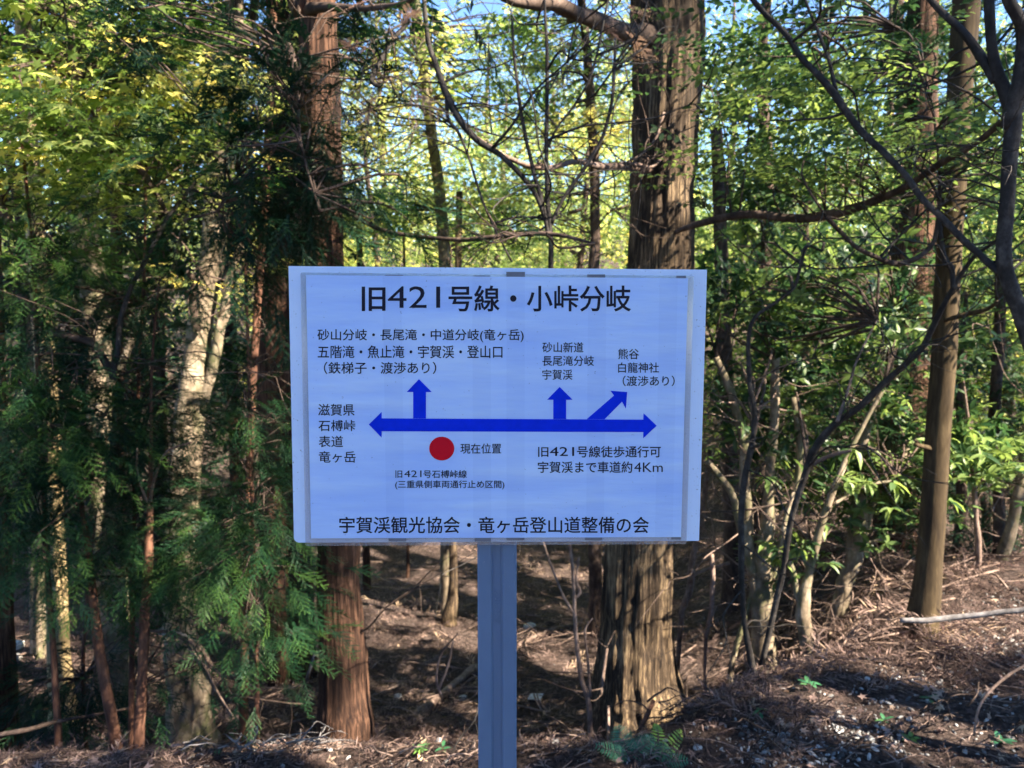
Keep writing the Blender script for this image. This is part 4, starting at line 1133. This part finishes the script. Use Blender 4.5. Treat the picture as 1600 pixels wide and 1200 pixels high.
# ------------------------------------------------------------------ crowns of the tall trees above the view
def crown(t, c, rad, n, size=1.3, tm=.25, kind='frond', m=None):
    t.leaves(kind, [(c, rad, n, 9, size, tm, .15)], m, name='crown')


for t, px, D in ((T1, (480, -1600), 3.3), (T2, (1080, -1700), 4.1), (T4, (1470, -1100), 6.2), (T8, (-50, -800), 3.6)):
    c = at(px[0], px[1], D); c[2] = min(c[2], 7.5)
    crown(t, c, (1.8, 1.8, 2.4), 17)
def tall_cedar(x, y, h, r, n, label, z0=.4, tm=.25, group='tall cedars beside the road', kind='frond', m=None, bm='cedar_bark'):
    t = Tree('cedar_tree', label, 'tree', (x, y, 0), group)
    b = t.base
    t.limb('trunk', [(b[0], b[1], b[2] + h, .03), (b[0] + .05, b[1], b[2] + h * .5, .12), (b[0], b[1], b[2] - .2, .2)], bm, sides=16, W=True, ridge=.05)
    crown(t, b + np.array([0, 0, h * (1 + z0) / 2]), (r, r, h * (1 - z0) / 2), n, 1.3, tm, kind, m)
    return t
#SHADE
t = Tree('added_shade_tree', 'unseen round crowned tree added behind the viewpoint to shade the sign', 'tree', (2.0, -.7, 0))
t.limb('trunk', [(1.9, -.4, 3.9, .02), (1.9, -.45, 2.6, .05), (2.0, -.7, -.1, .09)], 'pale_bark', sides=12, W=True)
GAPS_ON[0] = False
crown(t, np.array([1.80, -.32, 3.22]), (.52, .52, .86), 190, .95, .3, 'oval')  # added crown, shaped to keep the sun off board and post
GAPS_ON[0] = True
tall_cedar(3.9, -1.6, 9.5, 2.1, 20, 'tall cedar standing right of and behind the viewpoint', .45)
tall_cedar(5.6, .2, 9.5, 2.2, 48, 'tall cedar right of the viewpoint beside the bank', .45)
tall_cedar(5.8, 3.2, 8.5, 1.8, 20, 'tall cedar on the bank beyond the right edge', .45)
tall_cedar(5.0, -1.4, 9.0, 2.1, 40, 'leafiest unseen cedar added right of the viewpoint to shade the bank', .4)  # out of view, added to shade the right foreground
tall_cedar(7.2, -1.5, 9.5, 2.2, 34, 'unseen cedar added farthest right to shade the gravel', .4)  # another unseen cedar, put in to keep sun off the gravel
tall_cedar(8.0, 2.2, 11, 2.2, 34, 'tallest cedar of the stand beyond the right edge', .45)
tall_cedar(7.5, 6.0, 9, 1.9, 16, 'tall cedar far beyond the right edge in the valley', .45)
tall_cedar(-3.5, 2.4, 8, 1.6, 20, 'tall cedar beyond the left edge', .45)
for x, y, h, lab in ((-1.7, 5.6, 9, 'tall cedar in the hollow behind the left half of the sign'), (-4.4, 5.4, 9, 'tall cedar in the shade behind the golden trunk'), (2.6, 5.6, 9, 'tall cedar in the hollow right of the old cedar'))[:2]:
    tall_cedar(x, y, h, 1.7, 20, lab, .58, .2, 'tall cedars in the hollow')

# leafy boughs added just above the view to keep skylight off the wood
for t, cs in ((T1, ((-1.2, 3.6, 4.0), (.2, 3.4, 4.1), (-.6, 4.6, 4.6))), (T2, ((1.3, 4.2, 4.3), (.6, 5.4, 4.9), (1.9, 5.2, 4.9))), (T4, ((3.4, 5.6, 5.0), (2.8, 6.8, 5.6), (4.4, 6.4, 5.3))), (T8, ((-2.6, 3.4, 4.0), (-3.2, 4.8, 4.6), (-2.2, 5.6, 5.0), (-4.6, 5.4, 5.0))), (T6, ((-1.6, 6.4, 5.3), (-.2, 6.8, 5.6), (-3.6, 6.8, 5.4)))):
    for c in cs:
        t.leaves('frond', [(np.array(c), (.85, .75, .28), 13, 9, 1.1, .2, .15)], name='added_shade_bough')
# unseen trees added behind the viewpoint to block low skylight
for k, x in enumerate((-15, -11.5, -8, -4.6, -1.2, 2.4, 6, 9.5, 13, 17)):
    t = Tree('added_shade_tree', ['unseen tree added across the road to block the sky, ' + w for w in ('far left end of the row', 'second from the left end', 'third from the left end', 'left of the middle', 'just left of straight behind the viewpoint', 'just right of straight behind the viewpoint', 'right of the middle', 'third from the right end', 'second from the right end', 'far right end of the row')][k], 'tree', (x * 1.3, -14 + (k % 3) * .7, 0), 'unseen trees added to block the low sky')
    b = t.base
    t.limb('trunk', [(b[0], b[1], 5.5, .05), (b[0], b[1], 2.5, .12), (b[0], b[1], -.1, .2)], 'brown_bark', sides=10, W=True)
    t.leaves('far', [(b + np.array([0, 0, 3.4]), (2.6, 1.6, 2.8), 90, 12, 2.0, .3, .2)], 'broad', name='crown')

# ------------------------------------------------------------------ litter on the ground
def gpts(n, fx=.85, y0=2.0, y1=9.0, pw=1.0):
    u = RNG.random(n)
    y = y0 * (y1 / y0) ** (u ** pw)
    x = RNG.uniform(-fx, fx, n) * y
    return x, y


def slope_dirs(x, y, az):
    e = .05
    d = np.column_stack([np.cos(az), np.sin(az)])
    dz = (ground_h(x + d[:, 0] * e, y + d[:, 1] * e) - ground_h(x - d[:, 0] * e, y - d[:, 1] * e)) / (2 * e)
    return np.column_stack([d, dz + RNG.normal(0, .10, len(x))])


acc = Acc()
x, y = gpts(7000, .8, 1.9, 10)
k = RNG.random(len(x)) > .8 * sstep((x - .5) / .4) * sstep((2.4 + np.clip(x - .4, 0, 2.4) * .68 - y) / .4) * sstep((fbm(x * 1.6, y * 1.6 + 3, 4) + .12) * 5)
x, y = x[k], y[k]
z = ground_h(x, y)
scatter(acc, 'litter', np.column_stack([x, y, z + .008]), slope_dirs(x, y, RNG.random(len(x)) * 6.28), RNG.uniform(.6, 1.2, len(x)), np.clip(.35 + .5 * fbm(x * 2, y * 2, 3) + RNG.normal(0, .2, len(x)), 0, .9), None, .2)
x, y = gpts(4500, .75, 3.2, 11, .8)
scatter(acc, 'litter', np.column_stack([x, y, ground_h(x, y) + .02]), slope_dirs(x, y, RNG.random(len(x)) * 6.28), RNG.uniform(1.0, 2.1, len(x)), np.clip(.45 + .6 * fbm(x * 1.5, y * 1.5, 3) + RNG.normal(0, .25, len(x)), 0, 1), None, .3)
tag(acc.build('needle_litter', M['brownleaf'], None, 'stuff'), 'reddish brown cedar needle litter covering the forest floor', 'litter')
acc = Acc()
x, y = gpts(3200, .8, 1.9, 11)
scatter(acc, 'dead', np.column_stack([x, y, ground_h(x, y) + .012]), slope_dirs(x, y, RNG.random(len(x)) * 6.28), RNG.uniform(.4, .9, len(x)), np.clip(RNG.normal(.6, .25, len(x)), 0, 1), None, .5)
tag(acc.build('fallen_leaves', M['brownleaf'], None, 'stuff'), 'dry fallen leaves strewn over the forest floor', 'leaves')
# gravel
ico_v = []
ph = (1 + 5 ** .5) / 2
for a, b in ((-1, ph), (1, ph), (-1, -ph), (1, -ph)): ico_v.append((a, b, 0))
for a, b in ((-1, ph), (1, ph), (-1, -ph), (1, -ph)): ico_v.append((0, a, b))
for a, b in ((ph, -1), (ph, 1), (-ph, -1), (-ph, 1)): ico_v.append((a, 0, b))
ico_v = np.array(ico_v) / 1.9
ico_f = np.array([(0, 11, 5), (0, 5, 1), (0, 1, 7), (0, 7, 10), (0, 10, 11), (1, 5, 9), (5, 11, 4), (11, 10, 2), (10, 7, 6), (7, 1, 8), (3, 9, 4), (3, 4, 2), (3, 2, 6), (3, 6, 8), (3, 8, 9), (4, 9, 5), (2, 4, 11), (6, 2, 10), (8, 6, 7), (9, 8, 1)])
x, y = gpts(60000, .85, 1.85, 6.5)
edge = 2.36 + np.clip(x - .4, 0, 2.4) * .68
dens = sstep((x - .45) / .5) * sstep((edge + .25 - y) / .5) * (.12 + .88 * sstep((fbm(x * 1.9, y * 2.4 + 3, 4) + .06) * 7)) + .03 * (y < edge + .1) + .02
dens += .5 * sstep((-x - 2.2) / .6) * sstep((y - 4) / 1) * sstep(fbm(x * 1.3 + 5, y, 3) * 6)
k = RNG.random(len(x)) < dens
x, y = x[k][:14000], y[k][:14000]
s_ = np.minimum(RNG.lognormal(math.log(.0038), .5, len(x)), .013)
Rr = RNG.normal(0, 1, (len(x), 3, 3)) * .5 + np.eye(3)[None]
W = np.einsum('nij,vj->nvi', Rr, ico_v) * s_[:, None, None] * np.array([1, 1, .7])
W = W + np.column_stack([x, y, ground_h(x, y) + s_ * .3 + .002])[:, None]
acc = Acc()
acc.add(W.reshape(-1, 3), (ico_f[None] + (np.arange(len(x)) * 12)[:, None, None]).reshape(-1, 3), np.repeat(np.clip(RNG.normal(.5, .25, len(x)), 0, 1), 12))
tag(acc.build('gravel', M['gravel'], None, 'stuff'), 'pale gravel scattered over the roadside bank', 'gravel')
# small twigs lying about
acc = Acc()
x, y = gpts(1500, .8, 1.95, 7)
for a, b in zip(x, y):
    L = RNG.uniform(.03, .22); az = RNG.random() * 6.28; bend = RNG.normal(0, .25)
    pts = []
    for t_ in (0, .5, 1):
        px2 = a + math.cos(az + bend * t_) * L * t_; py2 = b + math.sin(az + bend * t_) * L * t_
        pts.append((px2, py2, float(ground_h(px2, py2)) + .008 + RNG.uniform(0, .02)))
    v, f = tube(pts, [.0025 * RNG.uniform(.5, 1.4), .002, .001], 4, 2)
    acc.add(v, f, RNG.random())
x, y = gpts(420, .7, 3.2, 9, .8)
for a, b in zip(x, y):
    L = RNG.uniform(.2, .8); az = RNG.random() * 6.28; bend = RNG.normal(0, .35)
    pts = []
    for t_ in (0, .35, .7, 1):
        px2 = a + math.cos(az + bend * t_) * L * t_; py2 = b + math.sin(az + bend * t_) * L * t_
        pts.append((px2, py2, float(ground_h(px2, py2)) + .015 + RNG.uniform(0, .05)))
    v, f = tube(pts, [.007 * RNG.uniform(.5, 1.4), .006, .004, .002], 5, 2, .3)
    acc.add(v, f, RNG.random())
tag(acc.build('fallen_twigs', M['dead_wood'], None, 'stuff'), 'thin broken twigs scattered on the forest floor', 'twigs')

# ------------------------------------------------------------------ things lying on the ground
def lying(name, label, cat, pts, m, D=None, sides=8, group=None, extra=(), wob=.35, lift=0):
    P = []
    for q in pts:
        if len(q) > 3: p = at(q[0], q[1], q[3])
        else: p = hit(q[0], q[1]) + np.array([0, 0, lift])
        P.append((p, q[2] / 2 * p[1] / F))
    o = thing(name, label, cat, tuple(P[0][0]), group)
    v, f = tube([p for p, r in P], [r for p, r in P], sides, 5, wob, len(label))
    part('stem', v, f, M[m], o, smooth=True)
    for e in extra:
        Pe = [(at(q[0], q[1], q[3]) if len(q) > 3 else hit(q[0], q[1]) + np.array([0, 0, .01]), q[2]) for q in e]
        v, f = tube([p for p, r in Pe], [r / 2 * p[1] / F for p, r in Pe], 6, 4, wob, len(e))
        part('side_branch', v, f, M[m], o, smooth=True)
    return o


lying('fallen_branch', 'straight grey fallen branch lying on the bank at the right edge', 'branch', [(1408, 968, 9, 3.05), (1450, 968, 10, 3.02), (1500, 963, 10, 3.0), (1560, 957, 9, 2.95), (1640, 945, 9, 2.9)], 'grey_wood')
lying('bent_twig', 'long bent pale twig arching from the right edge onto the gravel', 'twig', [(1610, 1035, 5, 2.35), (1575, 1055, 5, 2.35), (1545, 1082, 5, 2.33), (1528, 1110, 4.5, 2.3), (1522, 1150, 4, 2.3)], 'dead_wood')
lying('fallen_branch', 'short pale fallen log lying in the hollow left of the post', 'branch', [(640, 1130, 15), (665, 1112, 15), (695, 1088, 12), (720, 1070, 11), (742, 1050, 12)], 'dead_wood', lift=.03,
      extra=[[(690, 1090, 6, 3.5), (682, 1060, 4, 3.5), (690, 1020, 3, 3.5), (715, 990, 2, 3.4)], [(684, 1080, 5, 3.5), (700, 1040, 4, 3.5), (708, 1000, 3, 3.5)]])
lying('thin_branch', 'thin pale branch leaning in the shade left of the left cedar', 'branch', [(468, 1092, 4), (480, 1060, 5, 4.3), (492, 1020, 4, 4.3)], 'grey_wood')
lying('fallen_branch', 'dark stick lying above the ledge at the lower left', 'branch', [(-10, 1148, 8, 2.9), (40, 1140, 8, 2.9), (100, 1125, 6, 3.0), (200, 1108, 4, 3.2)], 'brown_bark')
lying('arched_branch', 'dark arched dead branch in front of the mottled pale trunk', 'branch', [(235, 985, 5, 3.3), (270, 990, 6, 3.2), (312, 1012, 8, 3.1), (330, 1040, 7, 3.1), (350, 1055, 6, 3.1), (378, 1060, 5, 3.1), (395, 1030, 3, 3.1)], 'brown_bark',
      extra=[[(305, 1010, 5, 3.1), (325, 1050, 5, 3.0), (345, 1090, 4, 2.9), (365, 1120, 3, 2.8)], [(320, 1030, 4, 3.1), (345, 1055, 4, 3.0), (362, 1085, 2, 3.0)], [(310, 1005, 3, 3.1), (300, 960, 3, 3.2), (265, 940, 2, 3.3)]])
lying('fallen_branch', 'pale log lying across the hollow right of the post', 'branch', [(812, 1012, 10), (850, 995, 9), (885, 985, 7), (930, 975, 5)], 'dead_wood', lift=.03)
lying('fallen_branch', 'brown stick propped against the foot of the old cedar', 'branch', [(996, 1145, 7, 2.9), (1008, 1120, 8, 3.0), (1020, 1096, 7, 3.1)], 'red_bark')
# tangles of dead twigs along the ledge
def tangle(label, u0, u1, v0, v1, n, m, D, seed, group='tangles of dead twigs along the ledge'):
    r = random.Random(seed)
    o = thing('dead_branch', label, 'branch', tuple(hit((u0 + u1) / 2, v1)), group)
    for k in range(n):
        u = r.uniform(u0, u1); v = r.uniform((v0 + v1) / 2, v1); a = r.uniform(-.9, .9) if r.random() < .7 else r.uniform(-3, 3)
        P, R = [], []
        d = D + r.uniform(-.15, .15); L = r.uniform(30, 85)
        x_, y_ = u, v
        w0 = r.uniform(2, 4.5)
        for t_ in range(6):
            q = at(x_, y_, d + .03 * t_ * r.uniform(-1, 1))
            q[2] = max(q[2], float(ground_h(q[0], q[1])) + .006)
            P.append(q); R.append(w0 * (1 - t_ * .14) / 2 * d / F)
            x_ += math.cos(a) * L / 5; y_ -= abs(math.sin(a)) * L / 5 * .8 if t_ < 3 else -r.uniform(-.3, .8) * L / 8
            a += r.uniform(-.6, .6)
        v_, f_ = tube(P, R, 5, 3, .2, k)
        part('twig', v_, f_, M[m], o, smooth=True)
tangle('pinkish tangle of dead twigs right of the sign post foot', 808, 925, 1125, 1195, 34, 'dead_wood', 2.55, 1)
tangle('grey tangle of dead twigs at the foot of the left cedar', 400, 500, 1125, 1185, 30, 'grey_wood', 2.55, 2)
tangle('wispy grey twigs on the ledge at lower left', 255, 400, 1130, 1190, 18, 'grey_wood', 2.5, 3)
tangle('brown twig litter left of the sign post foot', 590, 735, 1150, 1198, 24, 'dead_wood', 2.45, 4)
tangle('loose brown twigs below the old cedar', 1010, 1140, 1060, 1130, 16, 'brown_bark', 2.9, 5)
tangle('brown twigs on the gravel bank at lower right', 1180, 1330, 1090, 1180, 14, 'brown_bark', 2.35, 6)
tangle('dark twigs on the bank at the far right', 1420, 1590, 1040, 1150, 18, 'brown_bark', 2.5, 7)

# heaps of dry cedar fronds
def heap(label, u, v, r_, n, tm, h=.08):
    c = hit(u, v)
    acc = Acc()
    x = c[0] + RNG.normal(0, r_, n); y = c[1] + RNG.normal(0, r_ * .8, n)
    d2 = ((x - c[0]) ** 2 + (y - c[1]) ** 2) / r_ ** 2
    P = np.column_stack([x, y, ground_h(x, y) + .01 + RNG.random(n) * h * np.exp(-d2 * .5)])
    scatter(acc, 'litter', P, slope_dirs(x, y, RNG.random(n) * 6.28) + np.array([0, 0, .15]), RNG.uniform(.8, 1.4, n), tm + RNG.normal(0, .1, n), None, .6)
    o = acc.build('frond_heap', M['brownleaf'], None)
    tag(o, label, 'frond heap', 'heaps of dry cedar fronds')
heap('rusty heap of dry cedar fronds on the bank below the grey branch', 1515, 1020, .16, 90, .42, .16)
heap('rusty dry fronds on the gravel at the lower right', 1225, 1130, .09, 40, .5, .1)
heap('sunlit pinkish fronds below the twisted pale stems', 1215, 1065, .2, 70, .62, .07)
heap('flat dry fronds beside the rusty heap on the bank', 1465, 1045, .15, 50, .35, .05)
heap('pinkish dry fronds between the left cedar and the post', 660, 1150, .2, 110, .6, .1)

# stones and scraps
def stone(label, u, v, wpx, m='stone', flatn=.65, group='pale stones', cat='stone'):
    c = hit(u, v); r_ = wpx / 2 * c[1] / F
    import bmesh
    bm = bmesh.new(); bmesh.ops.create_icosphere(bm, subdivisions=2, radius=1)
    V_ = np.array([q.co for q in bm.verts]); Fa = [[q.index for q in f.verts] for f in bm.faces]; bm.free()
    sd = u * .37
    V_ = V_ * (1 + .5 * fbm(V_[:, 0] * 1.3 + sd, V_[:, 1] * 1.3 + V_[:, 2] + sd, 3))[:, None]
    V_ = np.clip(V_, -.8, .85)
    V_ = V_ * np.array([1, .8, flatn]) * r_ + c + np.array([0, 0, r_ * flatn * .5])
    o = part('stone', V_, Fa, M[m])
    tag(o, label, cat, group)
stone('small white stone on dark soil between the left cedar and the post', 622, 1090, 14)
stone('grey stone beside the pale log left of the post', 723, 1094, 18, 'rock')
stone('white stone at the bottom right of the fern', 1090, 1172, 18)
stone('small grey stone right of the fern on the bank', 1040, 1160, 12, 'rock')
stone('pale boulder in the sun near the left edge', 26, 1012, 26)
stone('squat pale boulder below the sunlit one near the left edge', 24, 1032, 24, 'rock')
stone('mossy stone at the far right of the post hollow', 828, 985, 26, 'rock')
stone('grey stone on the gravel bank', 1312, 1122, 16, 'rock')
stone('small white stone at the top of the gravel bank', 1355, 1062, 10)
stone('white stone on the gravel below the rusty heap', 1450, 1098, 12)
c = hit(836, 1092)
v = np.array([(-.055, -.03, 0), (.04, -.045, 0), (.06, .03, .006), (-.03, .035, .004)]) + c + np.array([0, 0, .012])
vv = np.vstack([v, v + np.array([0, 0, .006])])
o = part('plastic_scrap', vv, [(3, 2, 1, 0), (4, 5, 6, 7), (0, 1, 5, 4), (1, 2, 6, 5), (2, 3, 7, 6), (3, 0, 4, 7)], flat('pale_plastic', (.6, .64, .7), .4))
tag(o, 'flat whitish scrap lying on the dark soil right of the post', 'scrap')

# ------------------------------------------------------------------ ferns and seedlings
def frond(parent, base, tip, width, tm, m='fern', droop=.1, npin=15):
    base = np.array(base); tip = np.array(tip)
    L = np.linalg.norm(tip - base)
    d = (tip - base) / L
    side = np.cross(d, [0, -.75, .66]); side /= np.linalg.norm(side)
    upv = np.cross(side, d)
    me_r = [base + d * L * t + upv * (math.sin(t * 3.14) * L * droop) for t in np.linspace(0, 1, 7)]
    v, f = tube(me_r, np.linspace(.0018, .0006, 7), 5, 2)
    fr = part('frond', v, f, M['dead_wood'], parent, smooth=True)
    path = catmull(np.array(me_r), 8)
    for k in range(npin):
        t = .12 + .86 * k / npin
        p = path[int(t * (len(path) - 1))]
        wl = width * math.sin(min(1, t * 1.25 + .25) * 3.0) ** .8 if t < .95 else width * .15
        wl = width * max(.12, (1 - ((t - .38) / .66) ** 2))
        for sd in (1, -1):
            q = p + (side * sd * math.cos(.35) + d * math.sin(.35)) * wl + upv * (-.12 * wl)
            hw = d * (L / npin * .26)
            mid = (p * .45 + q * .55)
            V_ = [p - hw * .7, mid - hw + upv * .001, q, mid + hw + upv * .001, p + hw * .7]
            a = part('pinna', V_, np.array([(0, 1, 4), (1, 3, 4), (1, 2, 3)]), M[m], fr, None, np.clip(np.full(5, tm + RNG.normal(0, .1)), 0, 1))
    return fr
fb = hit(984, 1190)
fern = thing('fern', 'dark green fern with comb like fronds at the bottom edge right of the post', 'fern', tuple(fb))
for u, v, D, wd, tm, b in ((963, 1132, fb[1] + .10, .050, .35, None), (1024, 1150, fb[1] + .08, .042, .4, None), (926, 1164, fb[1] - .02, .034, .5, None)):
    frond(fern, fb + np.array([0, 0, .012]), at(u, v, D - .04), wd, tm)
fb2 = hit(1030, 1198)
for u, v, D, wd, tm in ((1037, 1160, fb2[1] + .1, .045, .3), (1078, 1188, fb2[1], .035, .35), (1024, 1130, fb2[1] + .3, .03, .95), (1070, 1141, fb2[1] + .3, .035, .95)):
    frond(fern, fb2 + np.array([0, 0, .012]), at(u, v, D - .04), wd, tm, npin=11)
def seedling(label, u, v, hpx, tm, leafs, s, kind='maple', group='green seedlings'):
    b = hit(u, v)
    o = thing('seedling', label, 'seedling', tuple(b), group)
    top_ = b + np.array([.004, 0, hpx * b[1] / F])
    vv, ff = tube([b - np.array([0, 0, .01]), (b + top_) / 2 + np.array([.004, 0, 0]), top_], [.0016, .0013, .001], 5, 2)
    part('stem', vv, ff, M['red_bark'], o, smooth=True)
    for k in range(leafs):
        lv, lt = leaf_maple(s) if kind == 'maple' else leaf_oval(s, .5)
        a = k / leafs * 6.28 + RNG.uniform(-.4, .4)
        lv = rotz(roty(lv, RNG.uniform(-.5, .3)), a) + top_ - np.array([0, 0, RNG.uniform(0, .4) * (top_ - b)[2]])
        part('leaf', lv, lt, M['fern'], o, None, np.clip(np.full(len(lv), tm + RNG.normal(0, .08)), 0, 1))
seedling('bright green seedling on the ledge left of the left cedar', 245, 1170, 26, .9, 5, .035)
seedling('small green seedling on the ledge at lower left', 335, 1185, 14, .6, 4, .035)
seedling('seedling with bright leaves at the foot of the post, left side', 655, 1185, 22, .8, 5, .04)
seedling('seedling with small leaves right beside the post foot seedling', 690, 1185, 20, .7, 5, .03, 'oval')
seedling('green seedling on the bank below the twisted stems', 1262, 1085, 22, .5, 5, .05, 'oval')
seedling('small seedling on the gravel left of the bent twig', 1450, 1100, 12, .4, 4, .04, 'oval')
seedling('blue green seedling low on the gravel at lower right', 1560, 1165, 8, .15, 4, .055, 'oval')
seedling('yellow green moss like seedling on the gravel', 1420, 1160, 8, .9, 7, .04, 'oval')
seedling('small seedling left on the gravel bank', 1185, 1122, 16, .7, 4, .035, 'oval')
seedling('tiny seedling in the lower middle of the gravel', 1380, 1135, 12, .6, 4, .035, 'oval')
print('TRIS', sum(len(o.data.polygons) for o in bpy.data.objects if o.type == 'MESH'), len(bpy.data.objects))
